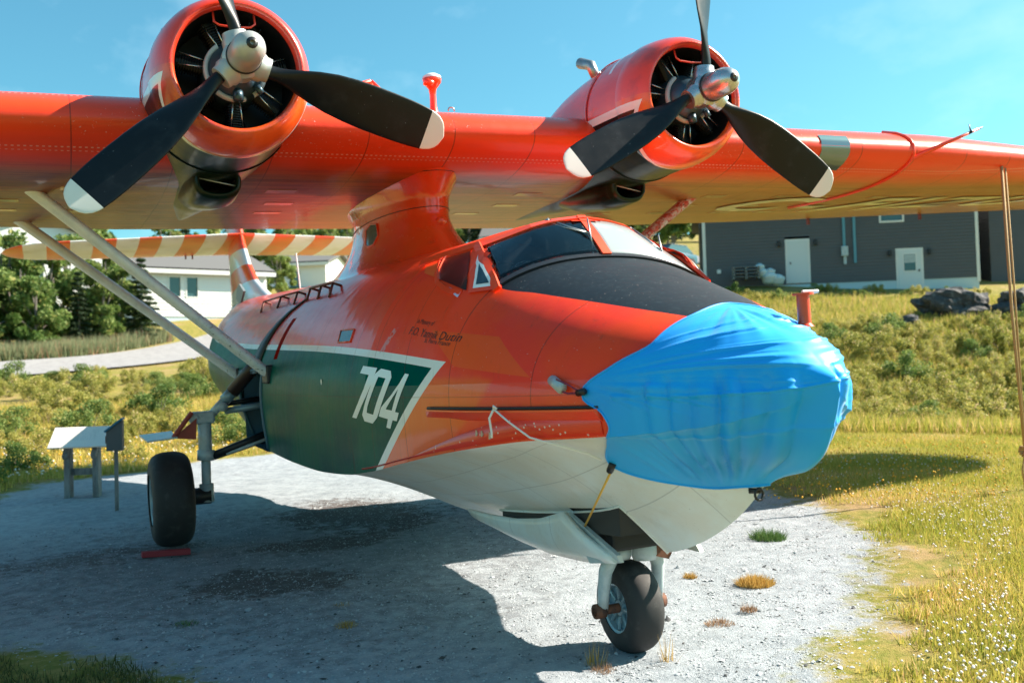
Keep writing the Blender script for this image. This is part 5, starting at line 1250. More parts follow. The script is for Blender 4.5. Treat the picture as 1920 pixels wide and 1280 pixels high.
# brown shed with a deck
b3 = Bld("brown_shed", (43.6, 33.6), (49.5, 31.0), 6, 5.3, 9.0, "rusty brown wooden shed with a raised deck at the right edge, beyond the hanging rope", "shed")
BRN = Mat("brown_boards", (.09, .035, .02), .8)
for k in range(22): b3.box("board", .28 * k, .28 * k + .26, 5.0, 8.9, -.05, .0 + .012 * (k % 3), BRN)
b3.box("back_wall", 0, 6, 5, 8.9, -6, -.06, BRN); b3.box("deck", -.6, 6.2, 7.35, 7.5, 0.02, 1.5, TRIM)
for a in (-.5, 2.4, 5.6): b3.box("post", a, a + .14, 4.9, 9.0, 1.32, 1.46, TRIM if a < 0 else BRN)
b3.box("rail", -.5, 6.1, 8.35, 8.45, 1.36, 1.42, BRN)
for k in range(16): b3.box("baluster", -.3 + k * .4, -.25 + k * .4, 7.5, 8.35, 1.37, 1.41, BRN)
m = MB(); m.add([b3.P(a, z_, o_) for a in (-.8, 6.6) for o_, z_ in ((1.8, 8.95), (-3, 11), (-6.5, 9), (1.8, 9.1), (-3, 11.15), (-6.5, 9.15))], [(0, 1, 7, 6), (1, 2, 8, 7), (3, 4, 10, 9), (4, 5, 11, 10), (0, 3, 9, 6), (2, 5, 11, 8)]); m.build("roof", TRIM, b3.o)
b3.box("orange_lantern", 1.5, 1.62, 7.9, 8.3, 1.2, 1.3, Mat("orange_plastic", (.8, .15, .02), .5))
# white houses on the left
def house(name, A, B, dep, zb, zw, ridge, label, wl, gable_front=False, group=None, fascia=True):
    h = Bld(name, A, B, dep, zb, zw, label, "house", group=group); m = MB()
    op = [(a, b, c_, d_) for a, b, c_, d_ in wl]
    wall_siding(m, A, B, zb + .3, zw, (h.n.x, h.n.y), .2, openings=op); e1_ = h.B - h.n * dep; e0_ = h.A - h.n * dep
    wall_siding(m, (h.B.x, h.B.y), (e1_.x, e1_.y), zb + .3, zw, (h.d.x, h.d.y), .2); wall_siding(m, (e0_.x, e0_.y), (h.A.x, h.A.y), zb + .3, zw, (-h.d.x, -h.d.y), .2)
    m.v = [tuple(Vector(v) - h.org) for v in m.v]; m.build("wall", WSID, h.o, recalc=False); h.box("foundation", .03, h.L - .03, zb - 2.0, zb + .32, -dep + .1, .0, CONC)
    for a, b, c_, d_ in wl: h.window(a, b, c_, d_, mull=(b - a) > 1.0)
    m = MB(); ov = .45
    if gable_front:
        m.add([h.P(a, z_, o_) for o_ in (ov, -dep - ov) for a, z_ in ((-ov, zw - .15), (h.L / 2, ridge), (h.L + ov, zw - .15), (h.L + ov, zw), (h.L / 2, ridge + .18), (-ov, zw))], [(0, 1, 7, 6), (1, 2, 8, 7), (5, 4, 10, 11), (4, 3, 9, 10), (0, 1, 4, 5), (1, 2, 3, 4), (2, 3, 9, 8), (0, 5, 11, 6)]); m.build("roof", ROOFG, h.o)
        m = MB(); m.add([h.P(0, zw, .01), h.P(h.L, zw, .01), h.P(h.L / 2, ridge - .02, .01)], [(0, 1, 2)]); m.build("gable", WSID, h.o)
    else:
        m.add([h.P(a, z_, o_) for a in (-ov, h.L + ov) for o_, z_ in ((ov, zw - .12), (-dep / 2, ridge), (-dep - ov, zw - .12), (-dep - ov, zw + .03), (-dep / 2, ridge + .16), (ov, zw + .03))], [(0, 1, 7, 6), (1, 2, 8, 7), (5, 4, 10, 11), (4, 3, 9, 10), (0, 1, 4, 5), (1, 2, 3, 4), (6, 7, 10, 11), (7, 8, 9, 10), (2, 3, 9, 8)]); m.build("roof", ROOFG, h.o)
        for a in (0, h.L): m = MB(); m.add([h.P(a, zw, 0), h.P(a, zw, -dep), h.P(a, ridge - .02, -dep / 2)], [(0, 1, 2)]); m.build("gable", WSID, h.o)
        h.box("fascia", -ov, h.L + ov, zw - .32, zw - .06, ov, ov + .03, TRIM)
    return h
house("white_bungalow", (1.15, 59.3), (8.6, 60.9), 7, 5.7, 8.85, 10.1, "long white bungalow with a grey roof left of the striped tail fin", [(1.5, 2.15, 7.2, 8.35), (2.55, 3.2, 7.2, 8.35)])
house("white_house", (-9.0, 68.5), (-0.6, 70.6), 8, 6.2, 11.6, 13.4, "tall white house half hidden behind the roadside trees at far left", [(1.0, 2.2, 9.4, 10.8), (3.6, 4.9, 9.2, 10.6)], gable_front=True)
house("white_cottage", (11.6, 77.1), (15.8, 74.4), 6.5, 8.1, 11.2, 12.1, "white cottage with a dark-framed window between the tail fin and the wing pylon", [(2.1, 2.9, 9.2, 10.5)])
house("small_white_house", (35.5, 89.0), (38.0, 87.5), 5, 13.0, 15.6, 16.8, "tiny white house far off on the hill beside the wing strut", [(1.0, 1.6, 14.2, 15.0)])
bpy.data.objects["white_cottage"].children[0]


# ---- blue car behind the bow deck
car = empty("parked_car", (31.2, 49.6, 0), R(200), "dark blue car parked on the road left of the charcoal building", "car"); car.location.z = gz(31.2, 49.6) + .1
CP_ = Mat("car_blue", (.01, .05, .09), .25, coat=1.0); m = MB(); rings = []
for xx, zl, zh, hw in ((-2.15, .45, .75, .7), (-2.05, .3, .92, .82), (-1.2, .28, .98, .88), (0, .28, 1.0, .9), (1.2, .28, .98, .88), (2.0, .3, .85, .82), (2.15, .45, .7, .7)): rings.append([(xx, -hw, zl), (xx, hw, zl), (xx, hw, zh * .8), (xx, hw * .93, zh), (xx, -hw * .93, zh), (xx, -hw, zh * .8)])
v_, f_ = loft(rings); m.add(v_, f_); m.build("body", CP_, car, bevel=.05); m = MB(); rings = [[(x0, -hw, .96), (x0, hw, .96), (x1, hw * .85, 1.45), (x1, -hw * .85, 1.45)] for x0, x1, hw in ((-1.7, -1.1, .8), (1.1, .5, .8))]; v_, f_ = loft(rings); m.add(v_, f_); m.build("cabin", WG2, car, bevel=.04)
m = MB(); m.box((-.3, 0, 1.46), (1.7, 1.4, .04)); m.build("roof", CP_, car, bevel=.02)
for sx__ in (-1.35, 1.35):
    for sy__ in (-.82, .82): m = MB(); m.tube([(sx__, sy__ - .1, .33), (sx__, sy__ + .1, .33)], .33, 20); m.build("wheel", BLACK, car)
for sy__ in (-.6, .6): m = MB(); m.box((2.12, sy__, .66), (.08, .3, .14)); m.build("headlight", DOORM, car)

# ---- information board and post box beside the stand
WD = Mat("grey_timber", (.20, .20, .20), .85); wn = WD.noise(12, 5, .7, stretch=(1, 1, .2)); WD.base(WD.mix((.24, .24, .235), (.13, .13, .13), wn.ss(.4, .65)))
bz = gz(-3.4, 15.9)
board = empty("information_board", (-3.42, 15.9, bz), R(-14), "low timber stand with a slanted pale information panel beside the gravel", "sign")
for sg in (-1, 1):
    m = MB(); m.box((sg * .24, .0, .48), (.11, .20, .96)); m.build("post", WD, board, bevel=.008)
    m = MB(); m.box((sg * .24, -.13, .40), (.10, .09, .80)); m.build("front_post", WD, board, bevel=.008)
    m = MB(); m.box((sg * .24, -.06, .93), (.09, .62, .10), mat=Matrix.Rotation(R(38), 3, 'X')); m.build("bracket", WD, board, bevel=.008)
m = MB(); m.box((0, -.02, .46), (.48, .06, .12)); m.build("crossbar", WD, board)
PNL = Mat("panel_print", (.66, .64, .60), .4, coat=.3); px__, py__, pz__ = PNL.xyz(); v1 = ((py__ * 26.).frac()).lt(.4) * PNL.noise(18, 3, .7, stretch=(3, .4, 1)).gt(.5); PNL.base(PNL.mix((.68, .66, .62), (.35, .36, .36), v1 * between(px__, -.38, .28) * between(py__, -.12, .22) * .6))
o = MB().box((0, 0, 0), (1.02, .66, .03)).build("panel", PNL, board, bevel=.006); o.location = (0, -.10, 1.08); o.rotation_euler = (R(30), 0, 0)
bx = (-3.0, 13.35); box_ = empty("post_box", (bx[0], bx[1], gz(*bx)), R(-12), "narrow box with a blue slanted lid on a thin post beside the information board", "box")
m = MB(); m.box((0, 0, .55), (.055, .055, 1.1)); m.build("post", WD, box_); m = MB(); m.add([(-.13, -.1, .96), (.11, -.1, .96), (.11, .1, .96), (-.13, .1, .96), (-.13, -.1, 1.26), (.11, -.1, 1.44), (.11, .1, 1.44), (-.13, .1, 1.26)], [(3, 2, 1, 0), (4, 5, 6, 7), (0, 1, 5, 4), (1, 2, 6, 5), (2, 3, 7, 6), (3, 0, 4, 7)]); m.build("housing", Mat("housing_grey", (.10, .11, .12), .7), box_)
o = MB().box((0, 0, 0), (.34, .25, .03)).build("lid", Mat("lid_blue", (.01, .15, .28), .5), box_); o.location = (-.02, 0, 1.37); o.rotation_euler = (0, R(-36.9), 0)
m = MB(); m.box((-.14, 0, 1.14), (.02, .12, .12)); m.build("slot", DREDP, box_)
# chock boards in front of the starboard wheel
chk = MB().box((0, 0, .0), (.56, .10, .07)).build("wheel_chock", Mat("chock_red", (.30, .02, .03), .7), bevel=.008); chk.location = (-2.70, 8.86, gz(-2.70, 8.86) + .045); chk.rotation_euler = (0, .03, .02); tag(chk, "red painted timber chock lying in front of the main wheel", "chock")

# ================================================================== VEGETATION
def leaf_mat(name, c1_, c2_, c3_=None):
    M = Mat(name, c1_, .65, spec=.35); a = M.attr("tint"); r_ = M.rand(); c = M.mix(c1_, c2_, (a + r_ * .4 - .2).ss(.1, .9))
    if c3_: c = M.mix(c, c3_, a.gt(.86))
    M.base(c); M.set('Transmission Weight', 0.0)
    # thin leaves let light through
    tr_ = M.t.nodes.new("ShaderNodeBsdfTranslucent"); M.t.links.new(c.k, tr_.inputs[0]); mx = M.t.nodes.new("ShaderNodeMixShader"); mx.inputs[0].default_value = .4
    M.t.links.new(M.b.outputs[0], mx.inputs[1]); M.t.links.new(tr_.outputs[0], mx.inputs[2]); M.t.links.new(mx.outputs[0], M.t.nodes["Material Output"].inputs[0]); return M
LG = leaf_mat("leaf_green", (.10, .18, .04), (.26, .32, .09), (.40, .38, .12))
LY = leaf_mat("leaf_yellow_green", (.22, .24, .04), (.50, .45, .13), (.66, .50, .28))
LD = leaf_mat("leaf_dark_conifer", (.020, .045, .022), (.05, .08, .03))
BARK = Mat("grey_bark", (.16, .14, .12), .9)
BLD_ = leaf_mat("grass_blade", (.26, .30, .04), (.60, .48, .12), (.74, .50, .24))
def leaf_cloud(n, clumps, size, seed, squash=1.0):
    g = np.random.default_rng(seed); k = g.integers(0, len(clumps), n); cl_ = np.array([c[:3] for c in clumps]); cr_ = np.array([c[3] for c in clumps])
    d = g.normal(size=(n, 3)); d /= np.linalg.norm(d, axis=1)[:, None]; rr_ = g.random(n) ** .45
    P = cl_[k] + d * (cr_[k] * rr_)[:, None] * np.array([1, 1, squash])
    u = g.normal(size=(n, 3)); u /= np.linalg.norm(u, axis=1)[:, None]; v = np.cross(u, g.normal(size=(n, 3))); v /= np.linalg.norm(v, axis=1)[:, None]
    s_ = size * (.6 + .8 * g.random(n)); vs_ = np.stack([P - u * s_[:, None], P + v * s_[:, None] * .5, P + u * s_[:, None], P - v * s_[:, None] * .5], 1).reshape(-1, 3)
    tint_ = np.repeat(np.clip(g.random(n) * .75 + g.random(len(clumps))[k] * .25, 0, 1), 4)
    return vs_, np.arange(n * 4).reshape(-1, 4), tint_
def shrub_proto(name, seed, h, w_, n, lm, leaf=.05, label="", group=None):
    g = random.Random(seed); t = empty(name, (0, 0, -50), 0, label, "shrub", group); cl_ = []
    for i in range(14): a = g.uniform(0, 6.28); r_ = w_ * .5 * g.random() ** .6; cl_.append((r_ * math.cos(a), r_ * math.sin(a), h * (.18 + .68 * g.random() * (1 - .5 * (r_ / w_ * 2) ** 2)), h * g.uniform(.14, .27)))
    vs_, fs_, ti = leaf_cloud(n, cl_, leaf, seed, 1.1); fast("foliage", vs_, fs_, lm, t, {"tint": ti}, 4)
    m = MB()
    for c in cl_[:8]: m.tube([(0, 0, -.1), (c[0] * .5, c[1] * .5, c[2] * .55), (c[0], c[1], c[2])], [.014, .010, .004], 5)
    m.build("stem", BARK, t); return t
def tree_proto(name, seed, h, n, lm, leaf, kind, label):
    g = random.Random(seed); t = empty(name, (0, 0, -60), 0, label, "tree"); m = MB(); cl_ = []
    if kind == 'broad':
        tops = []
        for q in range(3):
            lean = Vector((g.uniform(-.5, .5), g.uniform(-.5, .5), 0)); m.tube([(0, 0, -.2), lean * .5 + Vector((0, 0, h * .4)), lean * 1.4 + Vector((0, 0, h * .85))], [h * .022, h * .014, h * .005], 7); tops.append(lean)
        for i in range(34):
            z_ = h * (.16 + .80 * g.random()); rr_ = h * .30 * math.sin(math.pi * min(1, (z_ / h) ** .8 * .93 + .05)) ** .6; a = g.uniform(0, 6.28); q = rr_ * g.random() ** .5; c = (q * math.cos(a), q * math.sin(a), z_, h * g.uniform(.06, .12)); cl_.append(c)
            if i % 2 == 0: m.tube([(c[0] * .1, c[1] * .1, z_ * .7), (c[0] * .6, c[1] * .6, z_ * .92), (c[0], c[1], z_)], [h * .008, h * .005, h * .002], 5)
    else:
        m.tube([(0, 0, -.2), (0, 0, h)], [h * .02, h * .003], 7)
        for i in range(15):
            z_ = h * (.10 + .86 * i / 14); rr_ = h * .27 * (1 - z_ / h) + .08
            for k in range(6):
                a = k * 1.047 + i * .5 + g.uniform(-.3, .3); rq = rr_ * g.uniform(.65, 1.1)
                for s_ in (.45, .75, 1.0): cl_.append((rq * s_ * math.cos(a), rq * s_ * math.sin(a), z_ - rq * s_ * .18, .05 * h * (.55 + .5 * (1 - s_))))
                m.tube([(0, 0, z_), (rq * math.cos(a), rq * math.sin(a), z_ - rq * .18)], [h * .005, h * .001], 4)
    m.build("trunk", BARK, t); vs_, fs_, ti = leaf_cloud(n, cl_, leaf, seed, .8 if kind == 'broad' else .5); fast("crown", vs_, fs_, lm, t, {"tint": ti}, 4); return t
far = Vector((0, 0, -60))
def put(proto, x, y, sc, rz, label=None, group=None, dz=-.03, first=[set()]):
    o = proto if proto.name not in first[0] else copytree(proto)
    first[0].add(proto.name); o.location = (x, y, gz(x, y) + dz); o.rotation_euler = (0, 0, rz)
    o.scale = (sc * rnd.uniform(.9, 1.15), sc * rnd.uniform(.9, 1.15), sc)
    if label: o['label'] = label
    if group: o['group'] = group
    return o
# roadside trees behind the road on the left
TB1 = tree_proto("leafy_tree", 5, 4.6, 9000, LG, .10, 'broad', ""); TB2 = tree_proto("leafy_tree", 9, 4.2, 8000, LG, .10, 'broad', ""); TC = tree_proto("spruce_tree", 4, 4.2, 8000, LD, .07, 'conifer', "")
for pr, x, y, s_, lab in ((TB1, -6.9, 53.5, 1.35, "tall leafy tree at the far left edge behind the road"), (TB2, -5.3, 54.4, 1.2, "second leafy tree from the left behind the road"),
        (TB1, -3.9, 55.2, 1.12, "third leafy tree from the left, with dark gaps low in its crown"), (TC, -2.5, 54.6, 1.0, "dark spruce standing among the leafy trees left of the white bungalow"),
        (TB2, -1.4, 55.2, .95, "leafy tree just right of the dark spruce"), (TB1, -.3, 56.4, .9, "yellowish leafy tree next to the bungalow's left end"), (TC, .75, 56.0, 1.12, "tall thin spruce right at the white bungalow's left corner"),
        (TB2, -8.5, 57.5, 1.4, "leafy tree at the back of the roadside clump"), (TB1, -2.9, 58.0, 1.25, "leafy tree behind the dark spruce"), (TB2, -6.0, 57.2, 1.45, "tall leafy tree at the back, left of the spruce"), (TB1, -4.6, 52.9, .85, "smaller leafy tree at the front of the clump, nearest the road"), (TB2, -1.0, 58.6, 1.15, "leafy tree at the back hiding the gap between the two white houses"), (TB2, -7.6, 52.6, .9, "low leafy tree in front of the leftmost tall one")):
    put(pr, x, y, s_, rnd.uniform(0, 6), lab, "trees behind the road")
put(TB2, 10.9, 68.2, .98, 1.1, "round leafy tree between the tail fin and the white cottage")
TF = tree_proto("hill_tree", 12, 5.0, 2600, LG, .20, 'broad', "dark green tree in the wood on the far hill"); TF2 = tree_proto("hill_spruce", 13, 6.0, 2600, LD, .16, 'conifer', "dark spruce in the wood on the far hill")
gg = random.Random(21)
for i in range(120):
    t_ = gg.random(); ax = 8 + t_ * 52; ay = 118 - t_ * 42 + gg.uniform(-12, 30)
    if 30 < ax < 42 and ay < 92: continue
    p_ = TF if gg.random() < .7 else TF2
    put(p_, ax, ay, gg.uniform(.7, 1.15), gg.uniform(0, 6), None, "trees on the far hill")
for i in range(16):
    put(TF, -14 + i * 1.9 + gg.uniform(-.8, .8), 84 + gg.uniform(-4, 8), gg.uniform(.8, 1.3), gg.uniform(0, 6), "dark green tree behind the white houses", "trees behind the white houses")
# shrubs
def zone_label(pr, where, depth, dv, lv):
    d_ = depth[0 if dv < .33 else 1 if dv < .66 else 2]; l_ = ("in the left part", "in the left middle", "in the right middle", "in the right part")[max(0, min(3, int(lv * 4)))]
    kind_ = "dark green leafy shrub" if pr is S3 else "domed yellow-green shrub" if pr is S1 else "low spreading yellow-green shrub"
    return kind_ + " " + d_ + ", " + l_
S1 = shrub_proto("low_shrub", 1, .95, 1.6, 4200, LY, .030, "yellow-green shrub on the grassy slope"); S2 = shrub_proto("low_shrub", 2, .70, 1.7, 3600, LY, .028, "yellow-green shrub on the grassy slope"); S3 = shrub_proto("leafy_shrub", 3, 1.05, 1.5, 3600, LG, .036, "dark green shrub on the grassy slope")
gg = random.Random(5); n_l = 0
spots = []
for i in range(2600):
    x_ = gg.uniform(-9, 9); y_ = gg.uniform(21, 42)
    az = math.atan2(x_ + 3.95, y_ + 4.16)
    if az > R(12.5) or az < R(-6): continue
    if y_ < 23.0 + 2.0 * math.sin(x_ * .9) or pad_sd([x_], [y_])[0] > -1.6: continue
    if any((x_ - a) ** 2 + (y_ - b) ** 2 < 1.15 for a, b in spots): continue
    spots.append((x_, y_))
    if len(spots) > 62: break
for x_, y_ in spots:
    pr = gg.choices((S1, S2, S3), (.38, .30, .32))[0]
    put(pr, x_, y_, gg.uniform(.6, 1.25), gg.uniform(0, 6), zone_label(pr, "in the field left of the aircraft", ("just behind the gravel stand", "half way to the road", "close to the road"), (y_ - 22) / 19, (x_ + 6) / 13), "shrubs in the field before the road", -.08)
for x_, y_, s_ in ((-5.4, 18.9, 1.0), (-6.2, 20.2, 1.1), (-4.6, 21.4, .8)): put(S3, x_, y_, s_, gg.uniform(0, 6), "dark shrub with yellow flowers behind the information board", "shrubs behind the information board", -.1)
rs = []
for i in range(6000):
    d_ = gg.uniform(24, 44); az = R(gg.uniform(33, 54)); x_ = -3.95 + d_ * math.sin(az) * 1.0; y_ = -4.16 + d_ * math.cos(az)
    dist_b = (Vector((x_, y_, 0)) - gb.A).dot(gb.n)
    if dist_b < 2.2 or any((x_ - a) ** 2 + (y_ - b) ** 2 < 1.6 for a, b in ((29.2, 25.6), (31.2, 24.3), (30.0, 24.2), (29.0, 24.8), (30.6, 23.4), (28.4, 25.0))): continue
    if d_ < 27.5 + 1.5 * math.sin(az * 22): continue
    if any((x_ - a) ** 2 + (y_ - b) ** 2 < 1.0 for a, b in rs): continue
    rs.append((x_, y_))
    if len(rs) > 185: break
for x_, y_ in rs:
    dB = (Vector((x_, y_, 0)) - gb.A).dot(gb.n); pr = gg.choices((S1, S2, S3), (.48, .44, .08))[0]
    put(pr, x_, y_, gg.uniform(.65, 1.2) * (.7 if dB < 6 else 1), gg.uniform(0, 6), zone_label(pr, "on the slope right of the bow", ("at the foot of the slope", "half way up the slope", "high up under the charcoal building"), (math.hypot(x_ + 3.95, y_ + 4.16) - 25) / 20, (math.degrees(math.atan2(x_ + 3.95, y_ + 4.16)) - 33) / 20), "shrubs on the slope below the charcoal building", -.1)
for k in range(18):  # row of shrubs added to darken the ground along the wall
    p_ = gb.A + gb.d * (1.2 + k * .66) + gb.n * gg.uniform(1.3, 4.2)
    put((S3, S1, S2)[k % 3], p_.x, p_.y, gg.uniform(.4, .75), gg.uniform(0, 6), 'small shrub in the shaded strip at the foot of the charcoal building\'s wall', 'shrubs at the foot of the building', -.08)
# dark rocks on the slope
ROCK = Mat("dark_rock", (.07, .07, .075), .85); q = ROCK.noise(5, 6, .7); ROCK.base(ROCK.mix((.045, .047, .052), (.18, .17, .17), q.ss(.45, .75))); ROCK.bump(q, .8, .05)
def rock(seed, sx, sy, sz):
    bm = bmesh.new(); bmesh.ops.create_icosphere(bm, subdivisions=4, radius=1)
    for v in bm.verts:
        k = 1 + .5 * mnoise.noise(v.co * 1.3 + Vector((seed, 0, 0))) + .3 * abs(mnoise.noise(v.co * 3.1 + Vector((0, seed, 0)))) + .08 * mnoise.noise(v.co * 9); v.co = Vector((v.co.x * sx * k, v.co.y * sy * k, v.co.z * sz * k))
    me = bpy.data.meshes.new("rock"); bm.to_mesh(me); bm.free(); me.materials.append(ROCK.m); return link(bpy.data.objects.new("rock", me))
for i, (x_, y_, a, b, c_, lab) in enumerate(((29.2, 25.6, 1.5, .9, .8, "long dark rock outcrop on the slope under the building's right corner"), (31.2, 24.3, 1.3, .8, .7, "dark rock outcrop right behind the hanging rope"), (30.0, 24.2, .6, .5, .4, "small pale-edged rock in front of the long outcrop"), (25.8, 25.4, .9, .6, .45, "half-buried dark rock among the shrubs left of the outcrop"), (33.0, 23.8, 1.1, .8, .8, "dark rock at the right edge below the brown shed"))):
    a, b, c_ = a * .95, b * .9, c_ * .95; o = rock(i * 3.1, a, b, c_); o.location = (x_, y_, gz(x_, y_) + c_ * .30); o.rotation_euler = (.2, .1, -.5 + i); tag(o, lab, "rock")
# ---- grass as masses of blades
def blades(name, xs, ys, hmin, hmax, wd, mat, seed, lean=.35, tint=None):
    g = np.random.default_rng(seed); n = len(xs); zs = terr(xs, ys) - .01; h = g.uniform(hmin, hmax, n); a = g.uniform(0, 2 * np.pi, n); ln = h * lean * g.normal(size=n); la = g.uniform(0, 2 * np.pi, n)
    wv = wd * g.uniform(.6, 1.4, n); ax, ay = np.cos(a) * wv, np.sin(a) * wv
    p0 = np.stack([xs - ax, ys - ay, zs], -1); p1 = np.stack([xs + ax, ys + ay, zs], -1); tx_ = xs + ln * np.cos(la); ty_ = ys + ln * np.sin(la); p2 = np.stack([tx_, ty_, zs + h], -1)
    v_ = np.stack([p0, p1, p2], 1).reshape(-1, 3); t_ = np.repeat(g.random(n) if tint is None else tint, 3); o = fast(name, v_, np.arange(n * 3).reshape(-1, 3), mat, None, {"tint": t_}, 3); o['kind'] = 'stuff'; return o
g = np.random.default_rng(3)
def vnoise(x, y, s_, seed=0.):
    return np.array([mnoise.noise(Vector((a * s_, b * s_, seed))) for a, b in zip(x, y)])
# right meadow, near
N = 330000; dd_ = 2.2 + 26 * g.random(N) ** 1.15; az = np.radians(g.uniform(24, 52, N)); X_ = -3.95 + (4 + dd_) * np.sin(az); Y_ = -4.16 + (4 + dd_) * np.cos(az)
sdp = pad_sd(X_, Y_); pn = .5 * np.sin(X_ * 2.1 + Y_) + .35 * np.sin(Y_ * 3.7 - X_ * 1.9) + .3 * np.sin(X_ * 7 + Y_ * 5)
keep = sdp < -.25 + pn * .55 - g.random(N) * .5; X_, Y_ = X_[keep], Y_[keep]; D_ = np.hypot(X_ + 3.95, Y_ + 4.16)
bare = .5 + .5 * np.sin(X_ * 1.1 + 2.0 * np.sin(Y_ * .8)) * np.sin(Y_ * 1.3 + X_ * .4); near_c = np.clip((9.5 - D_) / 3.5, 0, 1); keep = g.random(len(X_)) > near_c * .72 * (.4 + bare); X_, Y_, D_, bare = X_[keep], Y_[keep], D_[keep], bare[keep]
o = blades("meadow_grass", X_, Y_, .035, .12, .006, BLD_, 1, .5, np.clip(g.random(len(X_)) * .7 + bare * .35, 0, 1)); 
# left meadow and behind the stand
N = 170000; dd_ = 16 + 22 * g.random(N); az = np.radians(g.uniform(-7, 14, N)); X_ = -3.95 + dd_ * np.sin(az); Y_ = -4.16 + dd_ * np.cos(az); sdp = pad_sd(X_, Y_); keep = sdp < -.2 - g.random(N) * .5; X_, Y_ = X_[keep], Y_[keep]
blades("field_grass", X_, Y_, .06, .26, .010, BLD_, 2, .4)
# corner of grass at bottom left; its shade is put into a darker blade colour
N = 26000; X_ = g.uniform(-5.6, -2.0, N); Y_ = g.uniform(.8, 5.8, N); sdp = pad_sd(X_, Y_); keep = sdp < -.05 + .25 * np.sin(X_ * 5) - g.random(N) * .3; CGM = leaf_mat('dimmed_grass', (.05, .06, .015), (.12, .12, .04)); blades("corner_grass", X_[keep], Y_[keep], .03, .09, .005, CGM, 4, .5)
# slope grass on the right, road verge
N = 150000; dd_ = g.uniform(24, 50, N); az = np.radians(g.uniform(30, 56, N)); X_ = -3.95 + dd_ * np.sin(az); Y_ = -4.16 + dd_ * np.cos(az)
keep = ((X_ - gb.A.x) * gb.n.x + (Y_ - gb.A.y) * gb.n.y) > .3; blades("slope_grass", X_[keep], Y_[keep], .12, .42, .014, BLD_, 5, .4)
N = 26000; tt_ = g.uniform(1.0, 5.2, N); side_ = g.uniform(3.2, 5.6, N); X_ = fxr(tt_); Y_ = fyr(tt_); ddx = fxr(tt_ + .02) - X_; ddy = fyr(tt_ + .02) - Y_; nn_ = np.hypot(ddx, ddy); X_ = X_ - ddy / nn_ * side_; Y_ = Y_ + ddx / nn_ * side_
VERGE = leaf_mat("verge_grass", (.15, .20, .10), (.34, .36, .20), (.42, .25, .16)); blades("verge_grass", X_, Y_, .3, .95, .020, VERGE, 6, .25)
# flowers
FW = Mat("clover_white", (.80, .74, .68), .6); FY = Mat("buttercup_yellow", (.75, .42, .02), .5)
def flowers(name, xs, ys, h, r_, mat, seed):
    g = np.random.default_rng(seed); n = len(xs); zs = terr(xs, ys) + h * g.uniform(.6, 1.2, n); rr_ = r_ * g.uniform(.6, 1.3, n); vs_ = []; 
    oc = np.array([(1, 0, 0), (0, 1, 0), (-1, 0, 0), (0, -1, 0), (0, 0, .8), (0, 0, -.8)]); V3 = np.stack([xs, ys, zs], -1)[:, None, :] + oc[None] * rr_[:, None, None]; F3 = np.array([(0, 1, 4), (1, 2, 4), (2, 3, 4), (3, 0, 4), (1, 0, 5), (2, 1, 5), (3, 2, 5), (0, 3, 5)]); F = (np.arange(n)[:, None, None] * 6 + F3[None]).reshape(-1, 3)
    o = fast(name, V3.reshape(-1, 3), F, mat, None, None, 3); o['kind'] = 'stuff'
N = 24000; dd_ = 6 + 13 * g.random(N); az = np.radians(g.uniform(26, 50, N)); X_ = -3.95 + dd_ * np.sin(az); Y_ = -4.16 + dd_ * np.cos(az); sdp = pad_sd(X_, Y_); pf = np.sin(X_ * .9 + 1) * np.sin(Y_ * .7) * .5 + .5; keep = (sdp < -.35 - g.random(N)) & (g.random(N) < .25 + .75 * pf) & (g.random(N) < np.clip((17 - dd_) / 8, .15, 1)); flowers("clover_flowers", X_[keep], Y_[keep], .075, .014, FW, 1)
N = 700; dd_ = 14 + 8 * g.random(N); az = np.radians(g.uniform(36, 50, N)); X_ = -3.95 + dd_ * np.sin(az); Y_ = -4.16 + dd_ * np.cos(az); flowers("buttercups", X_, Y_, .14, .018, FY, 2)
N = 2200; dd_ = 18 + 12 * g.random(N); az = np.radians(g.uniform(-7, 12, N)); X_ = -3.95 + dd_ * np.sin(az); Y_ = -4.16 + dd_ * np.cos(az); keep = pad_sd(X_, Y_) < -.3; h_ = N // 2; flowers("field_buttercups", X_[:h_][keep[:h_]], Y_[:h_][keep[:h_]], .22, .025, FY, 3); flowers("field_daisies", X_[h_:][keep[h_:]], Y_[h_:][keep[h_:]], .2, .025, FW, 4)
# pebbles and dark flakes on the gravel
def pebbles(name, n, size, mat, seed, reg=(-4.5, 5.5, .5, 12)):
    g = np.random.default_rng(seed); X_ = g.uniform(reg[0], reg[1], n); Y_ = reg[2] + (reg[3] - reg[2]) * g.random(n) ** 1.4; k = pad_sd(X_, Y_) > g.uniform(-.3, .2, n); X_, Y_ = X_[k], Y_[k]; n = len(X_); Z_ = terr(X_, Y_) + lumpf(X_, Y_)
    s_ = size * g.lognormal(0, .45, n); V3 = g.normal(size=(n, 6, 3)) * .22 + np.array([(1, 0, 0), (0, 1, 0), (-1, 0, 0), (0, -1, 0), (0, 0, .55), (0, 0, -.5)])[None]; V3 = V3 * s_[:, None, None] + np.stack([X_, Y_, Z_ + s_ * .1], -1)[:, None, :]
    F3 = np.array([(0, 1, 4), (1, 2, 4), (2, 3, 4), (3, 0, 4)]); F = (np.arange(n)[:, None, None] * 6 + F3[None]).reshape(-1, 3); o = fast(name, V3.reshape(-1, 3), F, mat, None, {"tint": np.repeat(g.random(n), 6)}, 3); o['kind'] = 'stuff'
def lumpf(x, y):
    s_ = 0
    for kx_, ky_, ph, am in ((1.3, .7, .4, .012), (2.9, -1.7, 1.9, .008), (.6, 2.3, 3., .014), (5.1, 3.3, .7, .005), (-4.4, 6.1, 2.2, .004)): s_ = s_ + am * np.sin(x * kx_ + y * ky_ + ph)
    return s_
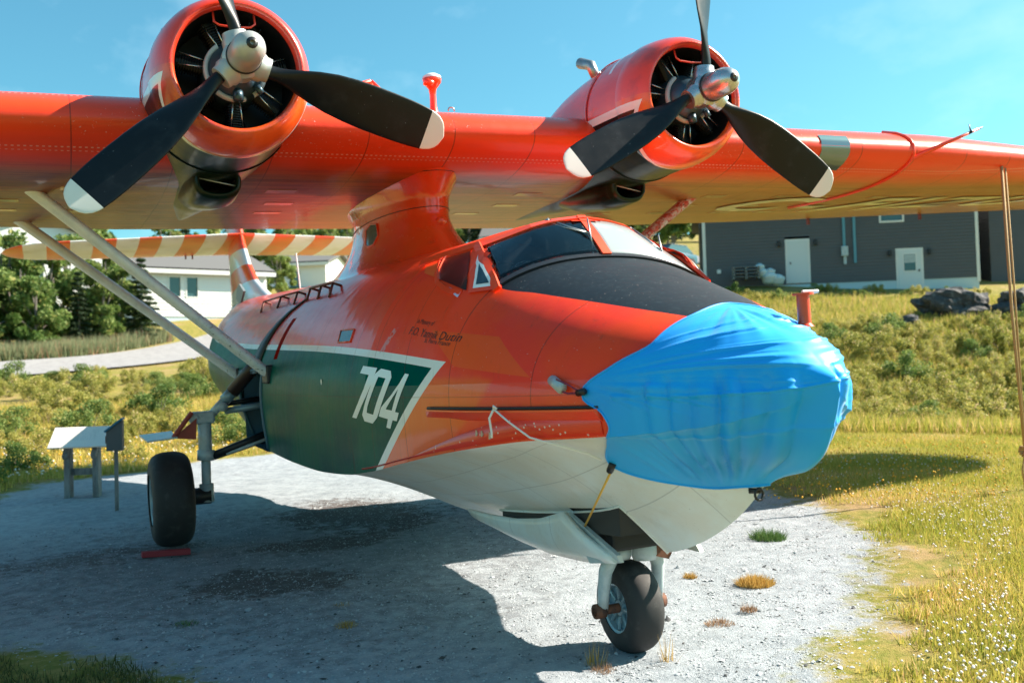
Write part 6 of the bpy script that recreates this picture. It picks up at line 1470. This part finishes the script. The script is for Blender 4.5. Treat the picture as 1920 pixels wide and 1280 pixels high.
PB = Mat("pebble", (.45, .43, .41), .9); pt = PB.attr("tint"); PB.base(PB.mix((.24, .27, .29), (.46, .50, .53), pt)); DF = Mat("dark_flake", (.05, .055, .06), .7)
pebbles("gravel_pebbles", 90000, .006, PB, 1); pebbles("dark_flakes", 5200, .0075, DF, 2); pebbles("larger_pebbles", 500, .012, PB, 3)
# single tufts growing in the gravel
def tuft(name, x_, y_, r_, h, n, mat, seed, label, lean=.8):
    g = np.random.default_rng(seed); a = g.uniform(0, 6.28, n); q = r_ * g.random(n) ** .6; bx_, by_ = q * np.cos(a), q * np.sin(a); wa = g.uniform(0, 6.28, n); wv = .0035 * g.uniform(.7, 1.4, n); hh = h * g.uniform(.45, 1.1, n); ln = hh * lean * g.random(n)
    p0 = np.stack([bx_ - wv * np.cos(wa), by_ - wv * np.sin(wa), bx_ * 0], -1); p1 = np.stack([bx_ + wv * np.cos(wa), by_ + wv * np.sin(wa), bx_ * 0], -1); a2_ = a + g.normal(0, .9, n); hh = hh * (1.1 - .6 * (q / r_) ** 2); p2 = np.stack([bx_ + ln * np.cos(a2_), by_ + ln * np.sin(a2_), hh], -1)
    o = fast(name, np.stack([p0, p1, p2], 1).reshape(-1, 3), np.arange(n * 3).reshape(-1, 3), mat, None, {"tint": np.repeat(g.random(n), 3)}, 3); o.location = (x_, y_, gz(x_, y_) - .005); tag(o, label, "grass tuft"); return o
STRAW = leaf_mat("straw_blade", (.38, .22, .05), (.55, .36, .10)); WEED = leaf_mat("weed_green", (.05, .12, .03), (.14, .22, .06)); RUSTW = leaf_mat("rusty_weed", (.24, .14, .08), (.42, .28, .18))
tuft("grass_tuft", 3.37, 5.19, .20, .14, 900, WEED, 1, "green weedy tuft in the sunlit gravel right of the bow keel")
tuft("straw_tuft", 1.98, 3.63, .17, .10, 1300, STRAW, 2, "broad golden straw tuft in the gravel right of the nose wheel")
tuft("straw_tuft", 1.65, 4.19, .06, .07, 260, STRAW, 3, "tiny straw tuft behind the nose wheel, left of the broad golden one")
tuft("straw_tuft", 1.39, 2.95, .07, .07, 160, RUSTW, 4, "faint reddish tuft nearer the camera than the broad golden one")
tuft("dry_tuft", -1.51, 5.12, .13, .06, 420, STRAW, 5, "upper of two low brown tufts in the aircraft's shadow")
tuft("dry_tuft", -1.66, 4.49, .10, .06, 320, STRAW, 6, "lower of two low brown tufts in the aircraft's shadow")
tuft("tall_weed", -.42, 2.36, .07, .24, 40, STRAW, 7, "tall thin weed stalks left of the nose wheel's foot", .3)
tuft("tall_weed", .05, 2.12, .05, .27, 26, STRAW, 8, "yellow-green grass stalks standing in front of the nose wheel", .45)
tuft("rusty_weed", -.42, 2.25, .09, .08, 300, RUSTW, 9, "reddish weed cushion at the foot of the tall stalks")
tuft("dry_tuft", -2.87, 5.4, .12, .05, 260, WEED, 10, "small dark tuft in the shade far left of the tufts pair")
tuft("rusty_weed", .95, 2.75, .12, .06, 260, RUSTW, 11, "sparse reddish weed right of the nose wheel")
# rust stain and a scrap of blue tarp lying under the hull
m = MB(); m.add([(.02 * math.cos(a) * (3 + math.sin(3 * a)), .05 * math.sin(a) * 2, .012) for a in np.linspace(0, 6.28, 13)[:-1]], [tuple(range(12))]); o = m.build("blue_scrap", Mat("scrap_blue", (.08, .40, .55), .5)); o.location = (.45, 10.7, gz(.45, 10.7)); tag(o, "small light blue scrap lying on the shaded gravel under the hull", "scrap")
